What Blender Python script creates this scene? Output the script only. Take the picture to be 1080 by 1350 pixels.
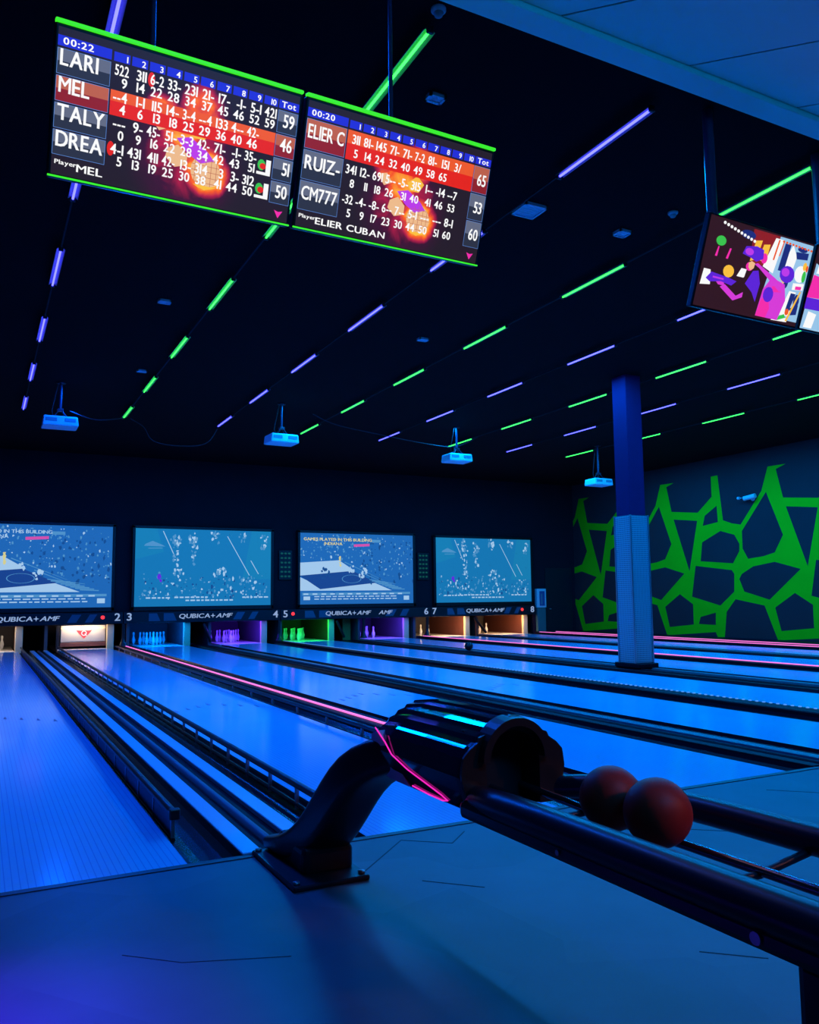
import bpy, bmesh, math, random
from mathutils import Vector, Matrix, geometry
random.seed(7)
for o in list(bpy.data.objects): bpy.data.objects.remove(o)
scene = bpy.context.scene
COL = scene.collection

# ------------------------------------------------------------------ camera
CAM = Vector((-0.9065, -3.999, 1.2153)); YAW, PITCH, ROLL, FPX = 0.47894, 0.102885, -0.010264, 1091.78
_f = Vector((math.sin(YAW)*math.cos(PITCH), math.cos(YAW)*math.cos(PITCH), math.sin(PITCH)))
_r0 = Vector((math.cos(YAW), -math.sin(YAW), 0)); _u0 = _r0.cross(_f)
_r = _r0*math.cos(ROLL) + _u0*math.sin(ROLL); _u = -_r0*math.sin(ROLL) + _u0*math.cos(ROLL)
cd = bpy.data.cameras.new('camera'); cam = bpy.data.objects.new('camera', cd); COL.objects.link(cam)
cd.sensor_fit = 'HORIZONTAL'; cd.sensor_width = 36.0; cd.lens = FPX/1080*36.0; cd.clip_start = 0.05; cd.clip_end = 200
m3 = Matrix((_r, _u, -_f)).transposed()
cam.matrix_world = Matrix.Translation(CAM) @ m3.to_4x4()
scene.camera = cam
def ray(x, y): return _f + _r*((x-540)/FPX) + _u*((675-y)/FPX)
def on_x(x, y, X): d = ray(x, y); return CAM + d*((X-CAM.x)/d.x)
def on_y(x, y, Y): d = ray(x, y); return CAM + d*((Y-CAM.y)/d.y)
def on_z(x, y, Z): d = ray(x, y); return CAM + d*((Z-CAM.z)/d.z)

# ------------------------------------------------------------------ world, light, exposure
w = bpy.data.worlds.new('world'); scene.world = w; w.use_nodes = True
w.node_tree.nodes['Background'].inputs[0].default_value = (0.004, 0.01, 0.03, 1)
w.node_tree.nodes['Background'].inputs[1].default_value = 1.0
scene.view_settings.view_transform = 'Standard'; scene.view_settings.look = 'None'
scene.view_settings.gamma = 1.0; scene.view_settings.use_curve_mapping = False
scene.view_settings.exposure = 0.0
BLUE = (0.0, 0.27, 1.0)
def area(name, loc, target, sx, sy, power, color, spread=math.pi):
    l = bpy.data.lights.new(name, 'AREA'); l.shape = 'RECTANGLE'; l.size = sx; l.size_y = sy; l.energy = power; l.color = color; l.spread = spread
    o = bpy.data.objects.new(name, l); COL.objects.link(o); o.location = loc
    o.rotation_euler = (Vector(target)-Vector(loc)).to_track_quat('-Z', 'Y').to_euler()
    return o
# unseen area strips added under the ceiling, lighting the lanes like blacklights
for i, x in enumerate((0.66, 4.5, 8.35, 12.0, 15.2)):
    area('blacklight_fill_strip', (x, 7.9, 4.97), (x, 7.9, 0), 0.12, 14.6, 560, (0.0, 0.10, 1.0) if i == 0 else BLUE)
# blue ambient fill added behind the camera to lift the room
area('concourse_blue_fill', (1.5, -5.6, 4.5), (2.2, -1.0, 0.0), 3.0, 0.6, 110, (0.0, 0.30, 1.0))
area('violet_blue_wash', (-1.85, -1.2, 1.7), (-1.15, -1.35, 0.0), 0.1, 0.5, 17, (0.09, 0.0, 1.0), math.radians(48))
area('concourse_warm_lamp', (4.2, -6.2, 3.6), (0.8, -2.1, 0.5), 0.5, 0.5, 4.5, (1.0, 0.30, 0.16), math.radians(60))

# ------------------------------------------------------------------ materials
def mat(name, col, rough=0.5, metal=0.0, spec=0.5, coat=0.0, noise=None, bump=None, ior=1.45, alpha=1.0):
    m = bpy.data.materials.new(name); m.use_nodes = True; nt = m.node_tree; b = nt.nodes['Principled BSDF']
    b.inputs['Base Color'].default_value = (*col, 1); b.inputs['Roughness'].default_value = rough; b.inputs['Metallic'].default_value = metal
    b.inputs['Specular IOR Level'].default_value = spec; b.inputs['Coat Weight'].default_value = coat; b.inputs['IOR'].default_value = ior
    b.inputs['Coat Roughness'].default_value = 0.04; b.inputs['Alpha'].default_value = alpha
    if noise or bump:
        tc = nt.nodes.new('ShaderNodeTexCoord'); n = nt.nodes.new('ShaderNodeTexNoise')
        n.inputs['Scale'].default_value = (noise or bump)[0]; n.inputs['Detail'].default_value = 6
        nt.links.new(tc.outputs['Object'], n.inputs['Vector'])
        if noise:
            mp = nt.nodes.new('ShaderNodeMix'); mp.data_type = 'RGBA'; a = noise[1]
            mp.inputs['A'].default_value = (*[c*(1-a) for c in col], 1); mp.inputs['B'].default_value = (*[min(1, c*(1+a)) for c in col], 1)
            nt.links.new(n.outputs['Fac'], mp.inputs['Factor']); nt.links.new(mp.outputs['Result'], b.inputs['Base Color'])
        if bump:
            bp = nt.nodes.new('ShaderNodeBump'); bp.inputs['Strength'].default_value = bump[1]; bp.inputs['Distance'].default_value = 0.01
            nt.links.new(n.outputs['Fac'], bp.inputs['Height']); nt.links.new(bp.outputs['Normal'], b.inputs['Normal'])
    return m
def glow(name, col, strength=1.0):
    m = bpy.data.materials.new(name); m.use_nodes = True; nt = m.node_tree; b = nt.nodes['Principled BSDF']
    b.inputs['Base Color'].default_value = (0.02, 0.02, 0.02, 1); b.inputs['Roughness'].default_value = 0.4
    b.inputs['Emission Color'].default_value = (*col, 1); b.inputs['Emission Strength'].default_value = strength
    return m
def lane_material():
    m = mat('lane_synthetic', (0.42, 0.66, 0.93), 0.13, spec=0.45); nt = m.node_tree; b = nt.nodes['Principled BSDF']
    tc = nt.nodes.new('ShaderNodeTexCoord'); sp = nt.nodes.new('ShaderNodeSeparateXYZ'); nt.links.new(tc.outputs['Object'], sp.inputs[0])
    mul = nt.nodes.new('ShaderNodeMath'); mul.operation = 'MULTIPLY'; mul.inputs[1].default_value = 33.0; nt.links.new(sp.outputs['X'], mul.inputs[0])
    fr = nt.nodes.new('ShaderNodeMath'); fr.operation = 'FRACT'; nt.links.new(mul.outputs[0], fr.inputs[0])
    lt = nt.nodes.new('ShaderNodeMath'); lt.operation = 'LESS_THAN'; lt.inputs[1].default_value = 0.14; nt.links.new(fr.outputs[0], lt.inputs[0])
    n = nt.nodes.new('ShaderNodeTexNoise'); n.inputs['Scale'].default_value = 0.9; n.inputs['Detail'].default_value = 3; nt.links.new(tc.outputs['Object'], n.inputs['Vector'])
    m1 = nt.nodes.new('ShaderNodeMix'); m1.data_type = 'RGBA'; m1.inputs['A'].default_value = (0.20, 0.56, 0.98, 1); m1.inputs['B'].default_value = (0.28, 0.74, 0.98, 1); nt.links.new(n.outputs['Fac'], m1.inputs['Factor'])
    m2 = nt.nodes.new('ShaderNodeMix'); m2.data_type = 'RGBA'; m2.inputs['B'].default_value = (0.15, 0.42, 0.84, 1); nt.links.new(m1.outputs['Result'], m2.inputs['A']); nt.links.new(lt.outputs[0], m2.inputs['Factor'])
    nt.links.new(m2.outputs['Result'], b.inputs['Base Color'])
    return m
def floor_material():
    m = mat('approach_vinyl', (0.25, 0.27, 0.28), 0.42, spec=0.35); nt = m.node_tree; b = nt.nodes['Principled BSDF']
    tc = nt.nodes.new('ShaderNodeTexCoord'); v = nt.nodes.new('ShaderNodeTexVoronoi'); v.inputs['Scale'].default_value = 1.6; nt.links.new(tc.outputs['Object'], v.inputs['Vector'])
    n = nt.nodes.new('ShaderNodeTexNoise'); n.inputs['Scale'].default_value = 2.2; n.inputs['Detail'].default_value = 7; nt.links.new(tc.outputs['Object'], n.inputs['Vector'])
    sp = nt.nodes.new('ShaderNodeSeparateColor'); nt.links.new(v.outputs['Color'], sp.inputs[0])
    ad = nt.nodes.new('ShaderNodeMath'); ad.operation = 'MULTIPLY_ADD'; ad.inputs[1].default_value = 0.35; nt.links.new(sp.outputs[0], ad.inputs[0]); nt.links.new(n.outputs['Fac'], ad.inputs[2])
    mx = nt.nodes.new('ShaderNodeMix'); mx.data_type = 'RGBA'; mx.inputs['A'].default_value = (0.05, 0.044, 0.078, 1); mx.inputs['B'].default_value = (0.11, 0.115, 0.155, 1); nt.links.new(ad.outputs[0], mx.inputs['Factor'])
    nt.links.new(mx.outputs['Result'], b.inputs['Base Color'])
    return m
def perforated_material():
    m = mat('perforated_steel', (0.42, 0.45, 0.5), 0.35, metal=0.3); nt = m.node_tree; b = nt.nodes['Principled BSDF']
    tc = nt.nodes.new('ShaderNodeTexCoord'); mp = nt.nodes.new('ShaderNodeVectorMath'); mp.operation = 'SCALE'; mp.inputs['Scale'].default_value = 30
    nt.links.new(tc.outputs['Object'], mp.inputs[0]); fr = nt.nodes.new('ShaderNodeVectorMath'); fr.operation = 'FRACTION'; nt.links.new(mp.outputs[0], fr.inputs[0])
    sp = nt.nodes.new('ShaderNodeSeparateXYZ'); nt.links.new(fr.outputs[0], sp.inputs[0])
    res = []
    for ax in ('X', 'Y', 'Z'):
        s = nt.nodes.new('ShaderNodeMath'); s.operation = 'SUBTRACT'; s.inputs[1].default_value = 0.5; nt.links.new(sp.outputs[ax], s.inputs[0])
        a = nt.nodes.new('ShaderNodeMath'); a.operation = 'ABSOLUTE'; nt.links.new(s.outputs[0], a.inputs[0])
        l = nt.nodes.new('ShaderNodeMath'); l.operation = 'LESS_THAN'; l.inputs[1].default_value = 0.3; nt.links.new(a.outputs[0], l.inputs[0]); res.append(l)
    mx = nt.nodes.new('ShaderNodeMath'); mx.operation = 'MAXIMUM'; nt.links.new(res[0].outputs[0], mx.inputs[0]); nt.links.new(res[1].outputs[0], mx.inputs[1])
    h = nt.nodes.new('ShaderNodeMath'); h.operation = 'MULTIPLY'; nt.links.new(mx.outputs[0], h.inputs[0]); nt.links.new(res[2].outputs[0], h.inputs[1])
    c = nt.nodes.new('ShaderNodeMix'); c.data_type = 'RGBA'; c.inputs['A'].default_value = (0.42, 0.46, 0.52, 1); c.inputs['B'].default_value = (0.13, 0.14, 0.18, 1)
    nt.links.new(h.outputs[0], c.inputs['Factor']); nt.links.new(c.outputs['Result'], b.inputs['Base Color'])
    return m
def fire_material(name, cx, cz, s):
    # flat picture of a flaming ball: glow radiating from the ball on a near-black backdrop (local X, Z of the screen)
    m = glow(name, (0, 0, 0), 1.0); nt = m.node_tree; b = nt.nodes['Principled BSDF']
    tc = nt.nodes.new('ShaderNodeTexCoord'); n = nt.nodes.new('ShaderNodeTexNoise'); n.inputs['Scale'].default_value = 7; n.inputs['Detail'].default_value = 5; n.inputs['Distortion'].default_value = 1.2
    nt.links.new(tc.outputs['Object'], n.inputs['Vector'])
    total = None
    for (x, z, r, k) in ((cx, cz, .17, 1.0), (cx-.14, cz+.17, .15, .85), (cx-.24, cz+.24, .12, .6), (cx-.04, cz+.30, .16, .55), (cx-.1, cz+.05, .34, .30)):
        vs = nt.nodes.new('ShaderNodeVectorMath'); vs.operation = 'DISTANCE'; vs.inputs[1].default_value = (x, 0, z); nt.links.new(tc.outputs['Object'], vs.inputs[0])
        mr = nt.nodes.new('ShaderNodeMapRange'); mr.interpolation_type = 'SMOOTHSTEP'; mr.inputs['From Min'].default_value = r*s; mr.inputs['From Max'].default_value = r*.25*s; mr.inputs['To Max'].default_value = k; nt.links.new(vs.outputs['Value'], mr.inputs['Value'])
        if total is None: total = mr.outputs[0]
        else:
            a = nt.nodes.new('ShaderNodeMath'); a.operation = 'MAXIMUM'; nt.links.new(total, a.inputs[0]); nt.links.new(mr.outputs[0], a.inputs[1]); total = a.outputs[0]
    mu = nt.nodes.new('ShaderNodeMath'); mu.operation = 'MULTIPLY'; nt.links.new(total, mu.inputs[0]); nt.links.new(n.outputs['Fac'], mu.inputs[1])
    mu2 = nt.nodes.new('ShaderNodeMath'); mu2.operation = 'MULTIPLY'; mu2.inputs[1].default_value = 1.75; nt.links.new(mu.outputs[0], mu2.inputs[0])
    cr = nt.nodes.new('ShaderNodeValToRGB'); e = cr.color_ramp.elements
    e[0].position = 0; e[0].color = (0.020, 0.011, 0.016, 1); e[1].position = 1; e[1].color = (1, .85, .35, 1)
    for p_, c_ in ((.14, (.05, .006, .03, 1)), (.30, (.45, .012, .06, 1)), (.52, (.95, .10, .01, 1)), (.75, (1, .38, .03, 1))):
        q = e.new(p_); q.color = c_
    nt.links.new(mu2.outputs[0], cr.inputs[0]); nt.links.new(cr.outputs[0], b.inputs['Emission Color'])
    return m

M = dict(
 lane=lane_material(), floor=floor_material(), perf=perforated_material(),
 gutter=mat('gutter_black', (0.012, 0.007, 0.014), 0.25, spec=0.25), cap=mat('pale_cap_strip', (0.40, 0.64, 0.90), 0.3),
 core=mat('dark_division', (0.010, 0.006, 0.012), 0.5, spec=0.08), bed=mat('lane_bed_black', (0.006, 0.006, 0.01), 0.8),
 foul=mat('foul_line_dark', (0.02, 0.025, 0.04), 0.4), seam=mat('floor_seam_dark', (0.015, 0.02, 0.03), 0.6),
 ceil=mat('ceiling_black', (0.016, 0.0022, 0.0038), 0.9, spec=0.1, bump=(14, .25)), wall=mat('wall_navy', (0.040, 0.012, 0.018), 0.8, spec=0.15, noise=(1.2, .2)),
 wallr=mat('wall_navy_satin', (0.05, 0.032, 0.034), 0.7, spec=0.15, noise=(1.2, .15)),
 green=mat('mural_green_paint', (0.02, 0.62, 0.005), 0.7, spec=0.1, noise=(1.5, .12)), soffit=mat('soffit_white', (0.62, 0.86, 0.70), 0.85, spec=0.1), joint=mat('soffit_joint', (0.18, 0.2, 0.22), 0.9),
 black=mat('black_plastic', (0.008, 0.008, 0.011), 0.35), bezel=mat('bezel_black', (0.004, 0.004, 0.006), 0.4), dmetal=mat('dark_metal', (0.03, 0.03, 0.045), 0.35, metal=0.6),
 pole=mat('pole_black', (0.03, 0.02, 0.06), 0.4), steel=mat('brushed_steel', (0.35, 0.36, 0.4), 0.3, metal=0.8),
 hood=mat('hood_black_gloss', (0.014, 0.006, 0.024), 0.07, spec=0.6, coat=0.4), hoodf=mat('hood_front_brown', (0.022, 0.010, 0.010), 0.35), hoodlit=mat('hood_side_lit', (0.55, 0.40, 0.62), 0.5),
 stand=mat('stand_black', (0.008, 0.006, 0.012), 0.3), rail=mat('rail_black_gloss', (0.014, 0.008, 0.022), 0.30, spec=0.45), track=mat('track_chrome_dark', (0.18, 0.13, 0.17), 0.13, metal=0.9),
 redball=mat('ball_dark_red', (0.42, 0.02, 0.012), 0.5, spec=0.3, noise=(9, .5)), blackball=mat('ball_black', (0.012, 0.012, 0.016), 0.2),
 pin=mat('pin_white', (0.85, 0.85, 0.85), 0.25), stripe=mat('pin_red_stripe', (0.6, 0.02, 0.02), 0.4),
 kick=mat('kickback_cream', (0.72, 0.55, 0.30), 0.6), kickin=mat('kickback_inner_maroon', (0.12, 0.035, 0.025), 0.6), deck=mat('pin_deck_pale', (0.7, 0.66, 0.58), 0.3), orange=mat('pit_panel_orange', (0.55, 0.20, 0.04), 0.6),
 pit=mat('pit_curtain_grey', (0.10, 0.09, 0.10), 0.9), mask=mat('masking_black', (0.010, 0.010, 0.016), 0.35), maskp=mat('masking_grey_panel', (0.10, 0.10, 0.16), 0.5),
 sweep=mat('sweep_grey', (0.36, 0.34, 0.31), 0.4), white=mat('projector_white', (0.72, 0.74, 0.78), 0.5), vent=mat('vent_white', (0.6, 0.62, 0.65), 0.6), grey=mat('grey_plastic', (0.25, 0.26, 0.28), 0.5),
 teal=mat('teal_post', (0.05, 0.16, 0.15), 0.6), door=mat('door_black', (0.010, 0.010, 0.016), 0.5), arrow=mat('arrow_dark_blue', (0.05, 0.10, 0.28), 0.3), cable=mat('cable_grey', (0.035, 0.03, 0.04), 0.6),
 tubeb=glow('tube_blue', (0.05, 0.05, 1.0), 8.0), tubeg=glow('tube_green', (0.03, 1.0, 0.06), 4.5), pink=glow('led_pink', (1.0, 0.20, 0.72), 1.15), leddot=glow('led_dots_blue', (0.1, 0.35, 1.0), 0.9),
 barg=glow('bar_green', (0.05, 0.95, 0.02), 0.9), magenta=glow('accent_magenta', (1.0, 0.02, 0.5), 1.1), redled=glow('indicator_red', (1.0, 0.03, 0.03), 1.6), textlit=glow('lettering_lit', (0.42, 0.60, 1.0), 0.6), logored=glow('logo_red', (1.0, 0.04, 0.06), 1.0),
 s_white=glow('screen_white', (1, 1, 1), 0.95), s_hdr=glow('screen_header_blue', (0.02, 0.03, 0.75), 0.9), s_red=glow('screen_red', (0.9, 0.02, 0.005), 0.85), s_orange=glow('screen_orange_red', (1.0, 0.12, 0.02), 0.85),
 s_slate=glow('screen_slate', (0.03, 0.035, 0.06), 0.9), s_slate2=glow('screen_slate_light', (0.14, 0.16, 0.24), 0.9), s_line=glow('screen_line_blue', (0.12, 0.28, 0.75), 0.9), s_salmon=glow('screen_salmon', (0.55, 0.13, 0.07), 0.9), s_maroon=glow('screen_maroon', (0.30, 0.015, 0.02), 0.9),
 s_purple=glow('screen_purple', (0.55, 0.05, 0.9), 0.9), s_yellow=glow('screen_yellow', (1.0, 0.55, 0.05), 0.95), s_peach=glow('screen_peach', (0.95, 0.55, 0.28), 0.9), s_green=glow('screen_green', (0.05, 0.6, 0.08), 0.9), s_pink=glow('screen_pink', (1.0, 0.03, 0.45), 0.9), s_magenta=glow('screen_magenta', (0.75, 0.05, 0.75), 0.9), s_violet=glow('screen_violet', (0.12, 0.02, 0.75), 0.9), s_sky=glow('screen_sky', (0.35, 0.62, 0.9), 0.9), s_dark=glow('screen_dark', (0.03, 0.008, 0.012), 1.0), s_navy=glow('screen_navy_shape', (0.015, 0.03, 0.22), 0.9),
 p_base1=glow('projection_blue', (0.014, 0.125, 0.42), 1.0), p_base2=glow('projection_teal_blue', (0.008, 0.17, 0.42), 1.0), p_white=glow('projection_white', (0.42, 0.66, 0.92), 0.85), p_pale=glow('projection_pale', (0.09, 0.32, 0.62), 0.85), p_court=glow('projection_court_blue', (0.01, 0.05, 0.24), 1.0), p_yellow=glow('projection_yellow', (0.8, 0.75, 0.3), 0.8), p_pink=glow('projection_pink', (0.7, 0.08, 0.4), 0.9), p_dark=glow('projection_dark', (0.008, 0.065, 0.24), 1.0), p_green=glow('projection_teal', (0.009, 0.195, 0.42), 1.0),
 capdim=mat('grey_cap_strip', (0.12, 0.16, 0.20), 0.35), halo_wing=mat('tube_halo_wing', (0.16, 0.16, 0.16), 0.5),
 dimgreen=glow('green_reflection_dots', (0.02, 0.25, 0.10), 0.25),
)

# ------------------------------------------------------------------ helpers
def setp(o, label=None, cat=None, group=None, kind=None):
    if label: o['label'] = label
    if cat: o['category'] = cat
    if group: o['group'] = group
    if kind: o['kind'] = kind
    return o
def link(name, me, parent=None):
    o = bpy.data.objects.new(name, me); COL.objects.link(o)
    if parent is not None: o.parent = parent
    return o
def thing(name, label, cat, loc=(0, 0, 0), group=None, matrix=None):
    o = bpy.data.objects.new(name, None); COL.objects.link(o); o.empty_display_size = 0.1
    if matrix is not None: o.matrix_world = matrix
    else: o.location = loc
    return setp(o, label, cat, group)
class MB:
    def __init__(s): s.v = []; s.f = []; s.smooth = []
    def add(s, vs, fs, smooth=False):
        b = len(s.v); s.v += [tuple(v) for v in vs]; s.f += [tuple(i+b for i in f) for f in fs]; s.smooth += [smooth]*len(fs); return s
    def box(s, x0, x1, y0, y1, z0, z1):
        vs = [(x, y, z) for z in (z0, z1) for y in (y0, y1) for x in (x0, x1)]
        return s.add(vs, [(0, 2, 3, 1), (4, 5, 7, 6), (0, 1, 5, 4), (2, 6, 7, 3), (0, 4, 6, 2), (1, 3, 7, 5)])
    def bbox(s, x0, x1, y0, y1, z0, z1, bv=0.01, seg=2):
        bm = bmesh.new(); bmesh.ops.create_cube(bm, size=1)
        for v in bm.verts: v.co = Vector(((x0+x1)/2+v.co.x*(x1-x0), (y0+y1)/2+v.co.y*(y1-y0), (z0+z1)/2+v.co.z*(z1-z0)))
        bmesh.ops.bevel(bm, geom=bm.edges[:], offset=bv, segments=seg, affect='EDGES', profile=0.5)
        return s.frombm(bm)
    def frombm(s, bm, smooth=False):
        bm.verts.index_update(); s.add([v.co[:] for v in bm.verts], [[v.index for v in f.verts] for f in bm.faces], smooth); bm.free(); return s
    def tube(s, pts, r, n=12, caps=True, closed=False):
        pts = [Vector(p) for p in pts]; rr = r if isinstance(r, (list, tuple)) else [r]*len(pts); rings = []
        prev = None
        for i, p in enumerate(pts):
            a = pts[max(i-1, 0)]; b = pts[min(i+1, len(pts)-1)]; t = (b-a).normalized()
            ref = prev if prev is not None else (Vector((0, 0, 1)) if abs(t.z) < .9 else Vector((1, 0, 0)))
            e1 = (ref - t*ref.dot(t)).normalized(); prev = e1; e2 = t.cross(e1)
            rings.append([p + (e1*math.cos(2*math.pi*k/n)+e2*math.sin(2*math.pi*k/n))*rr[i] for k in range(n)])
        return s.loft(rings, caps)
    def loft(s, rings, caps=True, smooth=True, cyclic=True):
        n = len(rings[0]); vs = [v for r in rings for v in r]; fs = []
        for i in range(len(rings)-1):
            for k in range(n if cyclic else n-1):
                k2 = (k+1) % n; fs.append((i*n+k, i*n+k2, (i+1)*n+k2, (i+1)*n+k))
        s.add(vs, fs, smooth)
        if caps and cyclic:
            s.add(rings[0], [tuple(range(n))[::-1]]); s.add(rings[-1], [tuple(range(n))])
        return s
    def lathe(s, prof, c=(0, 0, 0), n=20):
        rings = [[(c[0]+r*math.cos(2*math.pi*k/n), c[1]+r*math.sin(2*math.pi*k/n), c[2]+z) for k in range(n)] for r, z in prof]
        return s.loft(rings)
    def prism_y(s, poly, y0, y1):
        n = len(poly); vs = [(x, y0, z) for x, z in poly]+[(x, y1, z) for x, z in poly]
        return s.add(vs, [tuple(range(n)), tuple(range(n, 2*n))[::-1]]+[(i, i+n, (i+1) % n+n, (i+1) % n) for i in range(n)])
    def prism_x(s, poly, x0, x1):
        n = len(poly); vs = [(x0, y, z) for y, z in poly]+[(x1, y, z) for y, z in poly]
        return s.add(vs, [tuple(range(n)), tuple(range(n, 2*n))[::-1]]+[(i, i+n, (i+1) % n+n, (i+1) % n) for i in range(n)])
    def flat(s, poly, y):  # polygon in the XZ plane seen from -Y
        return s.add([(x, y, z) for x, z in poly], [tuple(range(len(poly)))])
    def rect(s, x0, x1, z0, z1, y): return s.flat([(x0, z0), (x1, z0), (x1, z1), (x0, z1)], y)
    def disc(s, cx, cz, rx, y, rz=None, n=20):
        rz = rz or rx; return s.flat([(cx+rx*math.cos(2*math.pi*k/n), cz+rz*math.sin(2*math.pi*k/n)) for k in range(n)], y)
    def mesh(s, name, m, fix=True):
        me = bpy.data.meshes.new(name); me.from_pydata(s.v, [], s.f)
        for p, sm in zip(me.polygons, s.smooth): p.use_smooth = sm
        if fix:
            bm = bmesh.new(); bm.from_mesh(me); bmesh.ops.recalc_face_normals(bm, faces=bm.faces); bm.to_mesh(me); bm.free()
        me.materials.append(m); return me
    def build(s, name, m, parent=None, fix=True):
        o = link(name, s.mesh(name, m, fix), parent)
        if not fix and parent is not None and len(s.f) > 1: o['kind'] = 'stuff'   # flat print on a screen or panel
        return o
def struct(name, mb, m, label, parent=None):
    o = mb.build(name, m, parent); o['kind'] = 'structure'; o['label'] = label; return o
def local(world, loc): return Vector(world)-Vector(loc)
ORD = ['first', 'second', 'third', 'fourth', 'fifth', 'sixth', 'seventh', 'eighth']
NUM = ['one', 'two', 'three', 'four', 'five', 'six', 'seven', 'eight']

# --- glyphs for the lettering, made once
CH = sorted(set("ABCDEFGHIJKLMNOPQRSTUVWXYZ0123456789-:/Totlayer."))
_tmp = []
for c in CH:
    cu = bpy.data.curves.new('glyph', 'FONT'); cu.body = c; cu.size = 1.0; cu.offset = 0.0 if c in 'MWN' else 0.008; cu.resolution_u = 3
    o = bpy.data.objects.new('glyph', cu); COL.objects.link(o); _tmp.append((c, o))
dg = bpy.context.evaluated_depsgraph_get(); GLY = {}
for c, o in _tmp:
    me = bpy.data.meshes.new_from_object(o.evaluated_get(dg)); vs = [v.co.copy() for v in me.vertices]
    x0 = min(v.x for v in vs); x1 = max(v.x for v in vs)
    GLY[c] = ([(v.x-x0, v.y) for v in vs], [tuple(p.vertices) for p in me.polygons], x1-x0); bpy.data.meshes.remove(me)
for c, o in _tmp:
    cu = o.data; bpy.data.objects.remove(o); bpy.data.curves.remove(cu)
def text(mb, s, x, z, h, y, sx=1.0, align='L', sp=0.09, shear=0.0, bold=True, maxw=None):
    k = h/0.70; W = 0
    for c in s: W += (0.28 if c == ' ' else GLY[c][2]+sp)*k*sx
    W -= sp*k*sx
    if maxw and W > maxw: sx *= maxw/W; W = maxw
    if align == 'R': x -= W
    if align == 'C': x -= W/2
    for c in s:
        if c == ' ': x += 0.28*k*sx; continue
        vs, fs, wd = GLY[c]
        for dx in ((-.016, .016) if bold else (0,)): mb.add([(x+(vx+shear*vz+dx)*k*sx, y, z+vz*k) for vx, vz in vs], fs)
        x += (wd+sp)*k*sx
    return W

# ------------------------------------------------------------------ room shell
BACK = 18.65; RIGHT = 17.2; LEFT = -2.3; REAR = -8.0; H = 5.0
LANES = [(-1.22, 0.0), (0.907, 2.128), (2.858, 4.079), (4.986, 6.207), (6.99, 8.23), (9.40, 10.68), (11.58, 12.85), (13.82, 15.08)]
END = 18.45
fl = struct('floor', MB().box(LEFT, RIGHT, REAR, -0.045, -0.2, 0.0), M['floor'], 'grey vinyl bowling approach floor lit blue')
MB().box(LEFT, RIGHT, -0.045, 0.0, -0.2, 0.004).build('foul_line', M['foul'], fl)
def seam(pts, wd=0.006):
    for a, b in zip(pts[:-1], pts[1:]):
        a = Vector((*a, 0)); b = Vector((*b, 0)); d = (b-a).normalized(); n = Vector((-d.y, d.x, 0))*wd/2
        q = [a+n, a-n, b-n, b+n]; mb = MB(); mb.add([(*v.xy, 0.0) for v in q]+[(*v.xy, 0.0015) for v in q], [(0, 1, 2, 3), (4, 5, 6, 7), (0, 1, 5, 4), (1, 2, 6, 5), (2, 3, 7, 6), (3, 0, 4, 7)]); mb.build('floor_seam', M['seam'], fl)
seam([(0.67, -0.49), (1.03, -0.14), (1.23, -0.31), (1.39, -0.16)]); seam([(0.84, -0.72), (1.03, -0.92)]); seam([(1.33, -1.81), (1.49, -1.96)])
seam([(-0.42, -0.88), (-0.25, -1.04), (0.09, -1.17)], 0.003); seam([(2.3, -0.6), (2.9, -1.1), (2.75, -1.9)]); seam([(3.5, -0.3), (4.1, -0.9), (4.8, -0.5)]); seam([(0.15, -2.6), (0.7, -2.2), (1.5, -2.7)], 0.004)
bed = struct('floor_lane_bed', MB().box(LEFT, RIGHT, 0.0, 22.0, -0.3, -0.11), M['bed'], 'black bed under the lanes and gutters')
struct('ceiling', MB().box(LEFT, RIGHT, 0.16, 22.0, H, H+0.2), M['ceil'], 'black painted ceiling over the lanes')
# back wall in pieces around the pit openings: above the masking, and the door end
struct('wall_back', MB().box(LEFT, 15.42, BACK, BACK+0.15, 0.62, H), M['wall'], 'dark navy wall above the pin decks')
struct('wall_end', MB().box(15.42, RIGHT, BACK, BACK+0.15, 0.0, H), M['wall'], 'dark end wall with service door')
struct('wall_pit', MB().box(LEFT, 15.42, 21.2, 21.35, -0.11, 1.6), M['pit'], 'grey curtain wall at the back of the pits')
struct('ceiling_pit', MB().box(LEFT, 15.42, BACK+.15, 21.2, 1.5, 1.6), M['bed'], 'black underside over the pits')
struct('wall_right', MB().box(RIGHT, RIGHT+0.15, REAR, 22.0, -0.1, H+0.2), M['wallr'], 'navy side wall with green mural')
struct('wall_left', MB().box(LEFT-0.15, LEFT, REAR, 22.0, -0.2, H+0.2), M['wall'], 'dark navy side wall beside lane one')
struct('wall_rear', MB().box(LEFT, RIGHT, REAR-0.15, REAR, -0.2, H+0.2), M['wall'], 'dark wall behind the concourse')
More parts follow.
